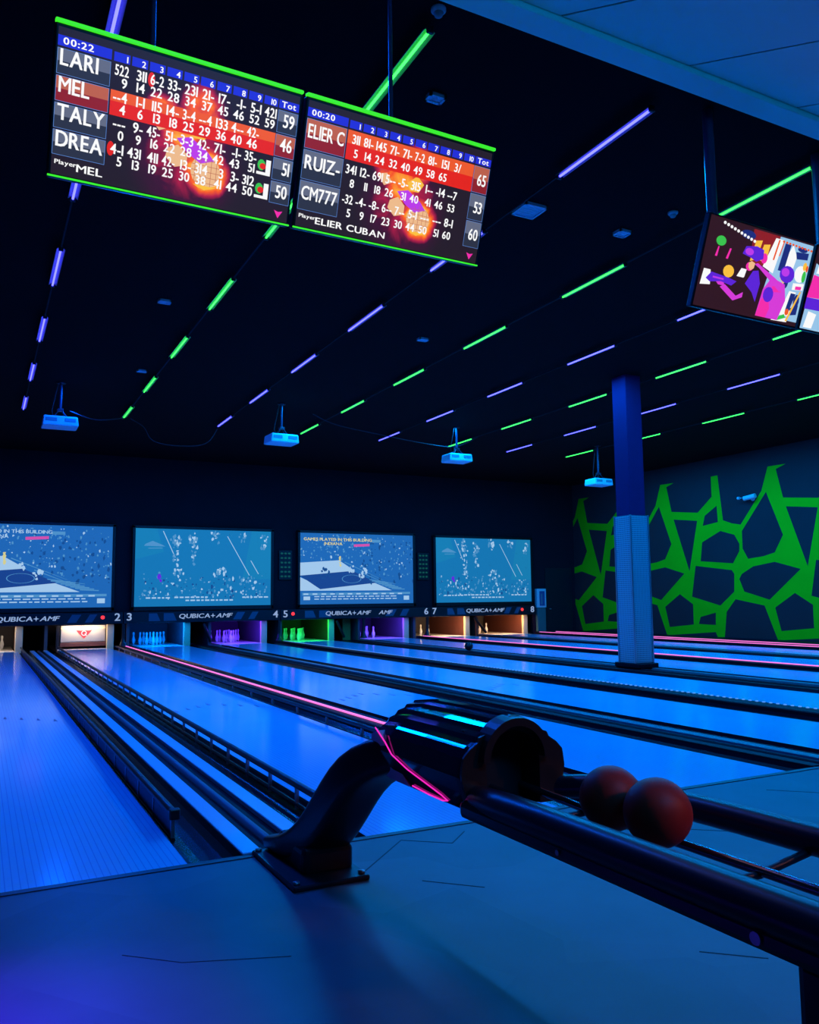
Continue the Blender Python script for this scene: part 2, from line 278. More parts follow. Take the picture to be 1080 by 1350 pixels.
# pale concourse ceiling: diagonal panels behind a lower edge beam
cs = struct('ceiling_concourse', MB().box(LEFT, RIGHT, REAR, -0.02, 4.95, 5.15), M['joint'], 'pale concourse ceiling with diagonal panels')
struct('trim_1', MB().bbox(LEFT, RIGHT, -0.03, 0.155, 4.90, 5.15, 0.006, 1), M['soffit'], 'pale beam edging the concourse ceiling')
def diagonal_panels():
    y0, y1 = -4.6, -0.035; s2 = 0.80*math.sqrt(2)
    c = 2.26-12*s2
    while c < 22:
        a, b = c+0.012, c+s2-0.012      # strip a < x+y < b
        poly = []
        for (x, y) in [(a-y1, y1), (b-y1, y1), (b-y0, y0), (a-y0, y0)]: poly.append((x, y))
        x_lo, x_hi = LEFT, RIGHT
        def clip(P, f):
            out = []
            for i in range(len(P)):
                p, q = P[i], P[(i+1) % len(P)]; fp, fq = f(p), f(q)
                if fp >= 0: out.append(p)
                if fp*fq < 0: t = fp/(fp-fq); out.append((p[0]+(q[0]-p[0])*t, p[1]+(q[1]-p[1])*t))
            return out
        poly = clip(clip(poly, lambda p: p[0]-x_lo), lambda p: x_hi-p[0]) if poly else poly
        if len(poly) > 2:
            n = len(poly); mb = MB(); mb.add([(x, y, 4.942) for x, y in poly]+[(x, y, 4.952) for x, y in poly], [tuple(range(n)), tuple(range(n, 2*n))]+[(i, (i+1) % n, (i+1) % n+n, i+n) for i in range(n)])
            mb.build('ceiling_panel', M['soffit'], cs)
        c += s2
diagonal_panels()
d = struct('door_1', MB().bbox(15.98, 16.98, BACK-0.03, BACK-0.001, 0.0, 2.1, 0.004, 1), M['door'], 'black service door beside the last lane')
MB().tube([(16.08, BACK-0.03, 0.79), (16.08, BACK-0.08, 0.79)], 0.012).lathe([(0.001, 0), (0.03, 0.004), (0.03, 0.03), (0.001, 0.034)], (16.08, BACK-0.085, 0.773)).build('door_handle', M['steel'], d)
MB().box(15.93, 15.98, BACK-0.035, BACK-0.001, 0, 2.15).box(16.98, 17.03, BACK-0.035, BACK-0.001, 0, 2.15).box(15.98, 16.98, BACK-0.035, BACK-0.001, 2.1, 2.15).build('door_frame', M['door'], d)

# ------------------------------------------------------------------ mural on the right wall (paint outline traced on the wall plane)
def mural():
    S = 3.0; PER = 3.84
    def P(u, v): q = on_x(720+u/S, 560+v/S, RIGHT); return (q.y, q.z)
    top = [(452, 238), (505, 230), (476, 247), (497, 345), (600, 348), (655, 285), (652, 205), (678, 200), (700, 378), (735, 390), (770, 395), (852, 262)]
    bot = [(865, 715), (750, 690), (715, 740), (708, 840), (680, 840), (672, 820), (480, 832)]
    holes = [[(870, 265), (938, 435), (905, 505), (860, 520), (800, 530), (778, 490), (775, 420)], [(505, 375), (598, 380), (568, 580)], [(675, 320), (680, 385), (620, 400), (628, 360)],
      [(690, 420), (745, 435), (765, 470), (765, 500), (740, 548), (612, 540), (618, 465)], [(592, 558), (735, 575), (745, 590), (745, 660), (690, 715), (578, 680)],
      [(775, 590), (820, 560), (905, 542), (1008, 570), (885, 692), (785, 660), (765, 610)], [(530, 670), (582, 710), (585, 790), (490, 800), (472, 720)], [(672, 743), (672, 792), (605, 788), (612, 760)]]
    T = [P(*a) for a in top]; B = [P(*a) for a in bot]; Hs = [[P(*a) for a in h] for h in holes]
    ks = [2, 1, 0, -1, -2]
    outer = [(y+k*PER, z) for k in ks for y, z in T]
    outer += [(y+k*PER, z) for k in ks[::-1] for y, z in B]
    loops = [outer]+[[(y+k*PER, z) for y, z in h] for k in ks for h in Hs]
    V = []; ED = []
    for lp in loops:
        b0 = len(V); V += [Vector(q) for q in lp]; ED += [(b0+i, b0+(i+1) % len(lp)) for i in range(len(lp))]
    vv, ee, ff_ = geometry.delaunay_2d_cdt(V, ED, [], 0, 1e-5)[:3]
    def inside(x, y):
        c = False
        for lp in loops:
            for i in range(len(lp)):
                (xa, ya), (xb, yb) = lp[i], lp[(i+1) % len(lp)]
                if (ya > y) != (yb > y) and x < (xb-xa)*(y-ya)/(yb-ya)+xa: c = not c
        return c
    keep = [f for f in ff_ if inside(sum(vv[i].x for i in f)/3, sum(vv[i].y for i in f)/3)]
    me = bpy.data.meshes.new('wall_mural'); me.from_pydata([(q.x, q.y, 0) for q in vv], [], keep)
    bm = bmesh.new(); bm.from_mesh(me)
    bmesh.ops.bisect_plane(bm, geom=bm.verts[:]+bm.edges[:]+bm.faces[:], plane_co=(BACK-0.01, 0, 0), plane_no=(1, 0, 0), clear_outer=True)
    for v in bm.verts: v.co = Vector((RIGHT-0.002, v.co.x, v.co.y))
    bm.to_mesh(me); bm.free(); me.materials.clear(); me.materials.append(M['green'])
    m = link('wall_mural', me); setp(m, 'bright green web of irregular cells painted on the right wall', 'mural')
mural()

# ------------------------------------------------------------------ lanes
def gutter_mesh(x0, x1, y0, y1):
    n = 8; cx = (x0+x1)/2; a = (x1-x0)/2; dp = 0.085
    prof = [(cx-a*math.cos(math.pi*k/n), 0.0-dp*math.sin(math.pi*k/n)) for k in range(n+1)]
    under = [(x1, -0.105), (x0, -0.105)]
    return MB().prism_y(prof+under, y0, y1)
LN = ['nearest on the left, with meshed bumper', 'with dark arrow marks and bumpers on both sides', 'right of the long pink light strip', 'fourth from the left', 'fifth from the left', 'behind the column', 'beyond the second pink strip', 'farthest right beside the mural wall']
lane_objs = []
for i, (a, b) in enumerate(LANES):
    c = (a+b)/2
    t = thing('bowling_lane', 'blue lit bowling lane %s, %s' % (NUM[i], LN[i]), 'bowling lane', (c, 0, 0), 'eight bowling lanes'); lane_objs.append(t)
    MB().box(a-c, b-c, 0.0, END, -0.06, 0.0).build('lane_surface', M['lane'], t)
    gw = 0.255
    gutter_mesh(a-gw-c, a-c, 0.0, END).build('gutter', M['gutter'], t); gutter_mesh(b-c, b+gw-c, 0.0, END).build('gutter', M['gutter'], t)
    for k in range(7):
        x = -0.45+k*0.15; y = 5.85-abs(k-3)*0.15
        mb = MB(); P = [(x-0.018, y-0.09), (x+0.018, y-0.09), (x, y+0.09)]
        mb.add([(px, py, 0.0) for px, py in P]+[(px, py, 0.0012) for px, py in P], [(0, 1, 2), (3, 4, 5), (0, 1, 4, 3), (1, 2, 5, 4), (2, 0, 3, 5)]).build('arrow_mark', M['arrow'], t)
# dividers between the lanes
def divider_return(i, label):      # wide division with two pale cap strips over the ball track
    x0 = LANES[i][1]+0.257; x1 = LANES[i+1][0]-0.257; c = (x0+x1)/2; h = (x1-x0)/2
    t = thing('lane_divider', label, 'lane divider', (c, 0, 0), 'wide lane dividers over the ball tracks')
    MB().box(-h, h, 0.0, END, -0.11, -0.02).build('core', M['core'], t)
    wd = min(0.10, h*0.55)
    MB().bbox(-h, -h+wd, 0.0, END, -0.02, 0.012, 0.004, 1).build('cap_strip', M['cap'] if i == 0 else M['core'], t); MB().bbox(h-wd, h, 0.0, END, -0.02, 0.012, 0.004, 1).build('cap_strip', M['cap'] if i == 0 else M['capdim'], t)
    MB().tube([(0, 0.0, -0.015), (0, END, -0.015)], 0.028, 10).build('centre_ridge', M['maskp'] if i == 0 else M['core'], t)
divider_return(0, 'wide divider with two pale blue strips between lanes one and two'); divider_return(2, 'wide dark divider with one grey strip between lanes three and four')
divider_return(4, 'wide divider carrying the column between lanes five and six'); divider_return(6, 'wide divider between lanes seven and eight')
def divider_led(x0, x1, ledm, label, lx=None, dots=False):
    c = (x0+x1)/2; h = (x1-x0)/2
    t = thing('lane_divider', label, 'lane divider', (c, 0, 0), 'narrow lane dividers with light strips')
    MB().bbox(-h, h, 0.0, END, -0.11, 0.045, 0.01, 1).build('cap', M['core'], t)
    o = (lx-c) if lx is not None else 0
    if not dots: MB().bbox(o-0.016, o+0.016, 0.05, END-0.1, 0.045, 0.062, 0.005, 2).build('light_strip', ledm, t)
    else:
        mb = MB(); y = 0.1
        while y < END-0.1: mb.box(o-0.012, o+0.012, y, y+0.025, 0.045, 0.055); y += 0.09
        setp(mb.build('light_dots', ledm, t), kind='stuff')
def between(i): return LANES[i][1]+0.257, LANES[i+1][0]-0.257
divider_led(*between(1), M['pink'], 'black divider with glowing pink strip between lanes two and three')
divider_led(*between(3), M['leddot'], 'black divider with dotted blue light strip between lanes four and five', dots=True, lx=between(3)[1]-0.03)
divider_led(*between(5), M['pink'], 'black divider with glowing pink strip between lanes six and seven')
t0 = LANES[7][1]+0.257
divider_led(t0, t0+0.24, M['pink'], 'black divider with glowing pink strip right of lane eight')
t = thing('wall_side_platform', 'low dark platform with pink edge strip along the mural wall', 'platform', (16.4, 0, 0))
MB().bbox(t0+0.245-16.4, RIGHT-0.005-16.4, 0.0, BACK-0.01, -0.11, 0.05, 0.01, 1).build('platform_top', M['core'], t)
MB().bbox(-0.45, -0.42, 0.05, BACK-0.5, 0.05, 0.068, 0.005, 2).build('light_strip', M['pink'], t)
setp(MB().bbox(LEFT+0.01, -1.22-0.257, 0.0, END, -0.11, 0.045, 0.01, 1).build('lane_divider', M['core']), 'low dark divider left of lane one along the side wall', 'lane divider')

# bumper rails
def bumper(name, x, y0, y1, label, panel, step, height, lean=0.0):
    t = thing(name, label, 'bumper rail', (x, y0, 0), 'bumper rails beside lanes one and two'); L = y1-y0
    MB().tube([(lean, 0.0, height), (lean, L, height)], 0.022, 10).build('top_rail', M['dmetal'], t)
    MB().tube([(0, 0.0, -0.02), (0, L, -0.02)], 0.012, 8).build('bottom_rail', M['dmetal'], t)
    pm = MB().box(-0.009, 0.009, -0.014, 0.014, -0.045, height-0.002).mesh('post', M['steel'])
    y = 0.03; ys = []
    while y < L: ys.append(y); y += step
    for yy in ys: link('post', pm, t).location = (0, yy, 0)
    if panel:
        pl = MB().box(-0.004, 0.004, 0.016, step-0.016, -0.012, height-0.024).mesh('panel', M['maskp'])
        for yy in ys[:-1]: link('panel', pl, t).location = (0, yy, 0)
    MB().bbox(lean-0.028, lean+0.028, -0.03, 0.012, height-0.028, height+0.028, 0.008, 2).build('end_cap', M['black'], t)
bumper('bumper_rail', 0.035, 0.50, 17.9, 'raised bumper with mesh panels along right edge of lane one', True, 0.50, 0.115)
bumper('bumper_rail', 0.85, 0.35, 17.9, 'open bumper rail on short posts along left edge of lane two', False, 0.52, 0.095)
bumper('bumper_rail', 2.19, 0.35, 17.9, 'black bumper rail below pink strip along right edge of lane two', False, 0.85, 0.075)

# ------------------------------------------------------------------ pin decks, kickbacks, pins
LIGHTC = [(1.0, .80, .58), (1.0, .80, .58), (0.0, .16, 1.0), (.10, .02, 1.0), (.02, 1.0, .03), (.10, .03, 1.0), (1.0, .62, .30), (1.0, .55, .22)]
LP = [12, 11, 40, 40, 16, 40, 32, 30]
CN = ['cream lit', 'cream lit', 'blue lit', 'violet lit', 'green lit', 'violet blue lit', 'warm white lit', 'orange lit']
pinprof = [(0.026, 0), (0.034, 0.02), (0.051, 0.085), (0.0555, 0.105), (0.051, 0.135), (0.036, 0.185), (0.0245, 0.225), (0.0225, 0.245), (0.027, 0.275), (0.0305, 0.30), (0.029, 0.32), (0.02, 0.335), (0.006, 0.3405)]
pin_me = MB().lathe(pinprof, n=14).mesh('bowling_pin', M['pin']); str_me = MB().lathe([(0.0262, 0.217), (0.0238, 0.225), (0.0232, 0.233)], n=14).mesh('neck_stripe', M['stripe'])
KB = 18.62; PINY = 19.35
ROWN = ['front', 'second', 'third', 'back']; POSN = {1: ['only'], 2: ['left', 'right'], 3: ['left', 'middle', 'right'], 4: ['leftmost', 'inner left', 'inner right', 'rightmost']}
for i, (a, b) in enumerate(LANES):
    c = (a+b)/2
    pd_ = MB().bbox(a-0.02, b-0.08, END+0.005, 21.1, -0.07, 0.004, 0.004, 1).build('pin_deck', M['deck']); setp(pd_, 'pale pin deck at the far end of lane %s' % NUM[i], 'pin deck', 'pin decks')
    # right hand kickback with lit front edge, left hand kickback
    t = thing('kickback_panel', '%s kickback wall on the right of the lane %s pins' % (CN[i], NUM[i]), 'kickback', (b, KB, 0), 'kickback walls between the pits')
    MB().bbox(-0.075, 0.10, 0.0, 0.10, -0.05, 0.61, 0.01, 1).build('front_edge', M['kick'], t)
    MB().box(-0.02, 0.08, 0.10, 2.45, -0.05, 0.61).build('side_wall', M['kickin'] if i not in (2, 3, 5) else M['pit'], t)
    t = thing('kickback_panel', 'dark kickback wall on the left of the lane %s pins' % NUM[i], 'kickback', (a-(0.28 if i < 6 else 0.60), KB, 0), 'kickback walls between the pits')
    MB().box(-0.04, 0.03, 0.0, 2.5, -0.05, 0.61).build('side_wall', M['kickin'] if i == 7 else M['pit'], t)
    l = bpy.data.lights.new('pin_deck_lamp', 'AREA'); l.shape = 'RECTANGLE'; l.size = 0.9; l.size_y = 0.06; l.energy = LP[i]; l.color = LIGHTC[i]
    lo = bpy.data.objects.new('pin_deck_lamp', l); COL.objects.link(lo); lo.location = (c-0.05, KB-0.07, 0.605); lo.rotation_euler = (math.radians(48), 0, 0)
    if i == 1: continue
    full = i in (0, 2, 3, 4)
    for r in range(4):
        for k in range(r+1):
            if not full and (r, k) not in ((0, 0), (1, 0), (2, 0), (3, 0), (2, 1)): continue
            if i >= 6 and (r, k) not in ((2, 0), (2, 1)): continue
            p = link('bowling_pin', pin_me); p.location = (c-0.12+(k-r/2)*0.27, PINY+r*0.235, 0.004)
            link('neck_stripe', str_me, p)
            setp(p, '%s bowling pin of lane %s, %s row, %s' % (CN[i], NUM[i], ROWN[r], POSN[r+1][k]), 'bowling pin', 'bowling pins')
# orange panel between lanes five and six, leaning bar between seven and eight
setp(MB().bbox(8.72, 8.98, KB+0.3, KB+0.36, -0.02, 0.60, 0.005, 1).build('pit_panel', M['orange']), 'orange brown panel between the pits of lanes five and six', 'panel')
def leaning(x, label, dx=0.22):
    t = MB(); p0 = Vector((x-dx, KB-0.06, 0.57)); p1 = Vector((x+dx, KB-0.06, 0.08)); 
    t.tube([p0, p1], 0.045, 4); setp(t.build('brace_bar', M['black']), label, 'brace', 'slanted braces at the pits')
leaning(13.30, 'slanted black brace between the pits of lanes seven and eight'); leaning(8.50, 'slanted dark brace between the pits of lanes five and six', 0.12); leaning(4.62, 'slanted dark brace between the pits of lanes three and four', 0.10)
def post(x, label):
    t = thing('support_post', label, 'post', (x, KB-0.10, 0.046 if True else 0), 'black posts under the masking units')
    MB().bbox(-0.035, 0.035, -0.03, 0.03, 0.12, 0.57, 0.006, 1).build('shaft', M['black'], t)
    MB().lathe([(0.11, 0.0), (0.11, 0.02), (0.09, 0.05), (0.05, 0.14), (0.04, 0.2)], n=16).build('flared_base', M['black'], t)
post(2.44, 'black post with flared base between lanes two and three'); post(6.62, 'black post with flared base between lanes four and five'); post(11.36, 'black post with flared base between lanes six and seven')
post(9.22, 'black post with flared base at the left of lane six pins')
# lane two sweep with red badge
sx0, sx1 = LANES[1]; t = thing('sweep_bar', 'grey sweep board with red winged badge lowered over lane two', 'sweep bar', ((sx0+sx1)/2, KB+0.12, 0.006))
MB().bbox(-0.55, 0.52, 0.0, 0.05, 0.17, 0.59, 0.015, 2).build('board', M['sweep'], t); MB().box(-0.55, 0.52, -0.004, 0.05, 0.50, 0.53).build('ledge', M['kick'], t)
MB().bbox(-0.57, 0.54, -0.015, 0.06, 0.06, 0.165, 0.01, 1).build('bottom_bar', M['kickin'], t)
MB().bbox(-0.66, -0.575, -0.01, 0.05, 0.0, 0.60, 0.01, 1).build('arm', M['black'], t); MB().bbox(0.545, 0.585, -0.01, 0.05, 0.0, 0.60, 0.01, 1).build('arm', M['black'], t)
bd = MB().flat([(-0.19, 0.47), (-0.15, 0.41), (0.0, 0.25), (0.15, 0.41), (0.19, 0.47), (0.09, 0.455), (-0.09, 0.455)], -0.006).build('badge', M['logored'], t)
mb = MB(); n = 20
mb.add([((0.066*math.cos(2*math.pi*k/n)), -0.008, 0.39+0.066*math.sin(2*math.pi*k/n)) for k in range(n)]+[(0.044*math.cos(2*math.pi*k/n), -0.008, 0.39+0.044*math.sin(2*math.pi*k/n)) for k in range(n)], [(k, (k+1) % n, (k+1) % n+n, k+n) for k in range(n)])
mb.flat([(0.01, 0.37), (0.028, 0.385), (0.07, 0.33), (0.052, 0.318)], -0.0085); mb.build('badge_ring', M['s_white'], bd)

# ------------------------------------------------------------------ masking units with lettering
MY = KB-0.14
MASK = [(-1.78, 2.425), (2.435, 6.645), (6.655, 11.45), (11.46, 15.42)]
for i, (a, b) in enumerate(MASK):
    c = (a+b)/2; n1, n2 = 2*i+1, 2*i+2
    t = thing('masking_unit', 'black masking panel with lit lettering over lanes %s and %s' % (NUM[n1-1], NUM[n2-1]), 'masking unit', (c, MY, 0.62), 'masking units under the screens')
    hw = (b-a)/2
    MB().bbox(-hw, hw, 0, 0.13, 0.0, 0.30, 0.01, 1).build('panel', M['mask'], t)
    for s in ((0.36, 0.52), (0.56, 0.70)):
        for sg in (-1, 1):
            x0, x1 = sg*hw*s[0], sg*hw*s[1]; lo_, hi_ = min(x0, x1), max(x0, x1)
            MB().flat([(lo_+0.09*(1 if sg > 0 else 0), 0.05), (hi_, 0.05), (hi_-(0 if sg > 0 else 0), 0.05), (hi_-0.09*(1 if sg < 0 else 0), 0.25), (lo_, 0.25)] if sg < 0 else [(lo_, 0.05), (hi_-0.12, 0.05), (hi_, 0.25), (lo_+0.12, 0.25)], -0.002).build('slanted_panel', M['maskp'], t)
    mb = MB(); W1 = text(mb, 'QUBICA', 0, 0, 0.115, -0.004, 1.35, shear=0.12); mb2 = MB(); W2 = text(mb2, 'AMF', 0, 0, 0.115, -0.004, 1.35, shear=0.30)
    off = -(W1+W2+0.16)/2 - 0.15*(i == 0) - (0.35 if i == 2 else 0); allb = MB(); text(allb, 'QUBICA', off, 0.11, 0.115, -0.004, 1.35, shear=0.12)
    sx = off+W1+0.08
    allb.flat([(sx-0.07, 0.165), (sx-0.015, 0.18), (sx, 0.235), (sx+0.015, 0.18), (sx+0.07, 0.165), (sx+0.015, 0.15), (sx, 0.10), (sx-0.015, 0.15)], -0.004)
    text(allb, 'AMF', off+W1+0.16, 0.11, 0.115, -0.004, 1.35, shear=0.30)
    if i == 2: text(allb, 'AMF', off+W1+W2+0.45, 0.11, 0.115, -0.004, 1.35, shear=0.30)
    allb.build('lettering', M['textlit'], t, fix=False)
    if i > 0: mb = MB(); text(mb, str(n1), -hw+0.14, 0.08, 0.19, -0.004, 1.1, 'C'); mb.build('lane_number', M['textlit'], t, fix=False)
    mb = MB(); text(mb, str(n2), hw-0.14, 0.08, 0.19, -0.004, 1.1, 'C'); mb.build('lane_number', M['textlit'], t, fix=False)
    rx = {0: hw-0.50, 2: -hw+0.36, 3: hw-0.55}.get(i)
    if rx is not None: MB().tube([(rx, 0.0, 0.17), (rx, -0.02, 0.17)], 0.048, 14).build('indicator_light', M['redled'], t)

# ------------------------------------------------------------------ projection screens
def screen_picture(t, W, Hh, kind, seed, off):
    rnd = random.Random(seed); x0 = -W/2
    X = lambda u: x0+u*W
    Z = lambda v: v*Hh
    scr = MB().rect(X(0), X(1), Z(0), Z(1), -0.052).build('screen', M['p_base1'] if kind == 'court' else M['p_base2'], t, fix=False); scr.location = off
    def poly(mb, pts, y): mb.flat([(X(u), Z(v)) for u, v in pts], y)
    def blob(mb, u, v, s, y):
        n = rnd.randint(4, 6); a0 = rnd.random()*6; st = rnd.uniform(.6, 1.9)
        mb.flat([(X(u)+s*math.cos(a0+2*math.pi*k/n)*rnd.uniform(.5, 1.2), Z(v)+s*st*math.sin(a0+2*math.pi*k/n)*rnd.uniform(.5, 1.2)) for k in range(n)], y)
    if kind == 'court':
        mb = MB(); poly(mb, [(0, .58), (.33, .62), (.47, .47), (0, .40)], -.0526); poly(mb, [(0, .38), (.15, .19), (.80, .19), (.60, .33), (.42, .29), (.18, .24)], -.0526)
        poly(mb, [(.0, .38), (.0, .19), (.15, .19)], -.0526); mb.build('court_floor', M['p_white'], scr, fix=False)
        mb = MB(); poly(mb, [(.0, .40), (.45, .47), (.66, .30), (.17, .21)], -.0530); mb.build('court_key', M['p_court'], scr, fix=False)
        mb = MB(); n = 24
        for k in range(n):
            a = 2*math.pi*k/n; b = 2*math.pi*(k+1)/n; r1, r2 = 1.0, .93
            poly(mb, [(.44+.085*r*math.cos(q), .355+.06*r*math.sin(q)) for r, q in ((r1, a), (r1, b), (r2, b), (r2, a))], -.0536)
        for (u0, v0, u1, v1) in ((.38, .60, .72, .34), (.52, .46, .80, .25), (.60, .35, .83, .29)): poly(mb, [(u0, v0), (u1, v1), (u1+.004, v1-.006), (u0-.002, v0-.010)], -.0536)
        for k in range(7): poly(mb, [(.62+.03*k, .33-.018*k), (.74+.03*k, .32-.018*k), (.74+.03*k, .308-.018*k), (.62+.03*k, .318-.018*k)], -.0538)
        mb.build('court_lines', M['p_pale'], scr, fix=False)
        a, b, c = MB(), MB(), MB()
        for k in range(210):
            u = rnd.uniform(0.0, 1); v = rnd.uniform(.62, .98) if u < .42 else rnd.uniform(.36 if u > .6 else .5, .97)
            blob(rnd.choice((a, a, a, b)), u, v, rnd.uniform(.012, .034), -.0540)
        for k in range(60): blob(c, rnd.uniform(.5, 1), rnd.uniform(.3, .9), rnd.uniform(.02, .05), -.0534)
        for (u, v, s) in ((.20, .50, .07), (.24, .42, .05), (.19, .38, .04), (.44, .50, .06), (.55, .46, .07), (.53, .38, .05)):
            for q in range(5): blob(c if u < .4 else b, u+rnd.uniform(-.02, .02), v+rnd.uniform(-.04, .04), s*.7, -.0544)
        a.build('crowd_pale', M['p_pale'], scr, fix=False); b.build('crowd_bright', M['p_white'], scr, fix=False); c.build('crowd_dark', M['p_dark'], scr, fix=False)
        mb = MB(); 
        for q in range(4): blob(mb, .34, .55+.035*q, .045, -.0548)
        mb.build('player_yellow', M['p_yellow'], scr, fix=False)
        mb = MB(); text(mb, 'GAMES PLAYED IN THIS BUILDING', X(.62), Z(.895), .085, -.0552, 1.15, 'R'); text(mb, 'INDIANA', X(.36), Z(.835), .085, -.0552, 1.15, 'R')
        mb.build('caption', M['p_white'] if seed == 1 else M['p_yellow'], scr, fix=False)
        mb = MB(); poly(mb, [(.46, .815), (.60, .83), (.60, .865), (.46, .85)], -.0550); mb.build('name_tag', M['p_pink'], scr, fix=False)
        mb = MB(); poly(mb, [(.62, .885), (.70, .885), (.70, .925), (.62, .925)], -.0550); poly(mb, [(.30, .125), (.97, .135), (.97, .165), (.30, .16)], -.0550); poly(mb, [(.02, .125), (.28, .125), (.28, .16), (.02, .16)], -.0550); mb.build('ticker_bar', M['p_pale'], scr, fix=False)
        mb = MB()
        for v in (.10, .065):
            u = .12
            while u < .82: d_ = rnd.uniform(.015, .06); poly(mb, [(u, v), (u+d_, v), (u+d_, v+.014), (u, v+.014)], -.0552); u += d_+.012
        poly(mb, [(.03, .06), (.085, .06), (.085, .11), (.03, .11)], -.0552); poly(mb, [(.91, .05), (.96, .05), (.96, .11), (.91, .11)], -.0552)
        for k in range(12): u = .03+.075*k; poly(mb, [(u, .133), (u+.04, .133), (u+.04, .152), (u, .152)], -.0554)
        mb.build('ticker_text', M['p_white'], scr, fix=False)
    else:
        a, b, c, g = MB(), MB(), MB(), MB()
        poly(g, [(.78, .35), (1, .35), (1, 1), (.85, 1)], -.0526); poly(g, [(0, .6), (.2, .7), (.15, 1), (0, 1)], -.0526); g.build('field_tint', M['p_green'], scr, fix=False)
        for (cu, cv, su, sv, n) in ((.29, .85, .03, .10, 22), (.29, .62, .02, .14, 16), (.41, .80, .03, .13, 26), (.41, .62, .015, .06, 8), (.58, .92, .03, .06, 18), (.78, .90, .03, .06, 9), (.95, .85, .02, .12, 14), (.60, .45, .05, .06, 20), (.30, .45, .03, .05, 9)):
            for k in range(n): blob(a if rnd.random() < .5 else b, rnd.gauss(cu, su*.6), min(.985, rnd.gauss(cv, sv*.6)), rnd.uniform(.02, .05), -.0540)
        for k in range(190): blob(rnd.choice((a, b, b, c)), rnd.uniform(.03, .97), rnd.uniform(.08, .40)*rnd.uniform(.6, 1)+.04, rnd.uniform(.012, .04), -.0542)
        for (u0, v0, u1, v1) in ((.19, .97, .27, .66), (.66, .92, .83, .40), (.84, .60, .90, .42)): poly(a, [(u0, v0), (u0+.006, v0), (u1+.006, v1), (u1, v1)], -.0538)
        poly(b, [(.07, .80), (.12, .84), (.19, .79), (.21, .77), (.06, .775)], -.0540); poly(b, [(.09, .75), (.19, .755), (.19, .745), (.09, .74)], -.0540)
        for (u0, u1, v) in ((.08, .25, .10), (.28, .52, .105), (.36, .70, .065), (.78, .95, .10)):
            u = u0
            while u < u1: d_ = rnd.uniform(.015, .035); poly(a, [(u, v), (u+d_, v), (u+d_, v+.018), (u, v+.018)], -.0548); u += d_+.01
        a.build('players_bright', M['p_white'], scr, fix=False); b.build('players_pale', M['p_pale'], scr, fix=False); c.build('players_dark', M['p_dark'], scr, fix=False)
        mb = MB(); blob(mb, .17, .38, .06, -.055); blob(mb, .18, .33, .05, -.055); mb.build('player_violet', M['s_violet'], scr, fix=False)
SC = [(-1.75, 2.20, 'court', 1, 'leftmost of the big screens showing a basketball broadcast', 3.19), (2.615, 6.45, 'field', 2, 'second big screen from left showing crowded blue footage', 3.18), (7.165, 10.97, 'court', 3, 'third big screen from left showing a basketball court', 3.18), (11.62, 15.37, 'field', 4, 'rightmost big screen showing crowded blue footage', 3.15)]
for a, b, kd, sd, lb, zt in SC:
    W = b-a; z0 = 0.935; Hh = zt-z0; t = thing('projection_screen', lb, 'screen', ((a+b)/2, BACK-0.08, z0+0.06), 'big screens on the back wall')
    bw = 0.075
    MB().bbox(-W/2, W/2, -0.03, 0.075, -0.06, Hh-0.06, 0.01, 1).build('back_panel', M['bezel'], t)
    fr = MB().bbox(-W/2, W/2, -0.07, -0.03, -0.06, -0.06+bw*1.5, 0.008, 1).bbox(-W/2, W/2, -0.07, -0.03, Hh-0.06-bw, Hh-0.06, 0.008, 1).bbox(-W/2, -W/2+bw, -0.07, -0.03, -0.05, Hh-0.07, 0.008, 1).bbox(W/2-bw, W/2, -0.07, -0.03, -0.05, Hh-0.07, 0.008, 1)
    fr.build('frame', M['bezel'], t)
    screen_picture(t, W-2*bw, Hh-bw*2.5, kd, sd, (0, 0.018, bw*1.5-0.06))
# painted green reflection dots on each speaker between the screens
for x, lb in ((6.83, 'small grille with green dots between second and third screens'), (11.29, 'small grille with green dots between third and fourth screens')):
    t = thing('dotted_grille', lb, 'wall_grille', (x, BACK-0.002, 1.75), 'grilles between the big screens')
    MB().bbox(-0.2, 0.2, -0.05, 0.0, 0, 0.85, 0.01, 1).build('housing', M['bezel'], t)
    mb = MB()
    for r in range(6):
        for k in range(3): mb.disc(-0.11+0.11*k, 0.1+0.13*r, 0.042, -0.052, 0.03, 8)
    mb.build('dots', M['dimgreen'], t, fix=False)
# cabinet post right of the last screen
t = thing('wall_cabinet', 'pale framed cabinet on teal post beside the last lane', 'cabinet', (15.69, BACK-0.14, 0.0))
MB().bbox(-0.19, 0.19, 0, 0.13, 0.84, 1.46, 0.012, 1).build('box', M['white'], t); MB().bbox(-0.09, 0.12, -0.012, 0.0, 0.90, 1.38, 0.004, 1).build('window', M['arrow'], t)
MB().bbox(-0.04, 0.02, -0.018, -0.012, 0.95, 1.30, 0.003, 1).build('label_plate', M['grey'], t); MB().bbox(-0.17, 0.17, 0.01, 0.13, 0.05, 0.835, 0.02, 2).build('post', M['teal'], t); MB().bbox(-0.13, 0.15, -0.03, 0.13, 0.0, 0.06, 0.01, 1).build('foot', M['black'], t)

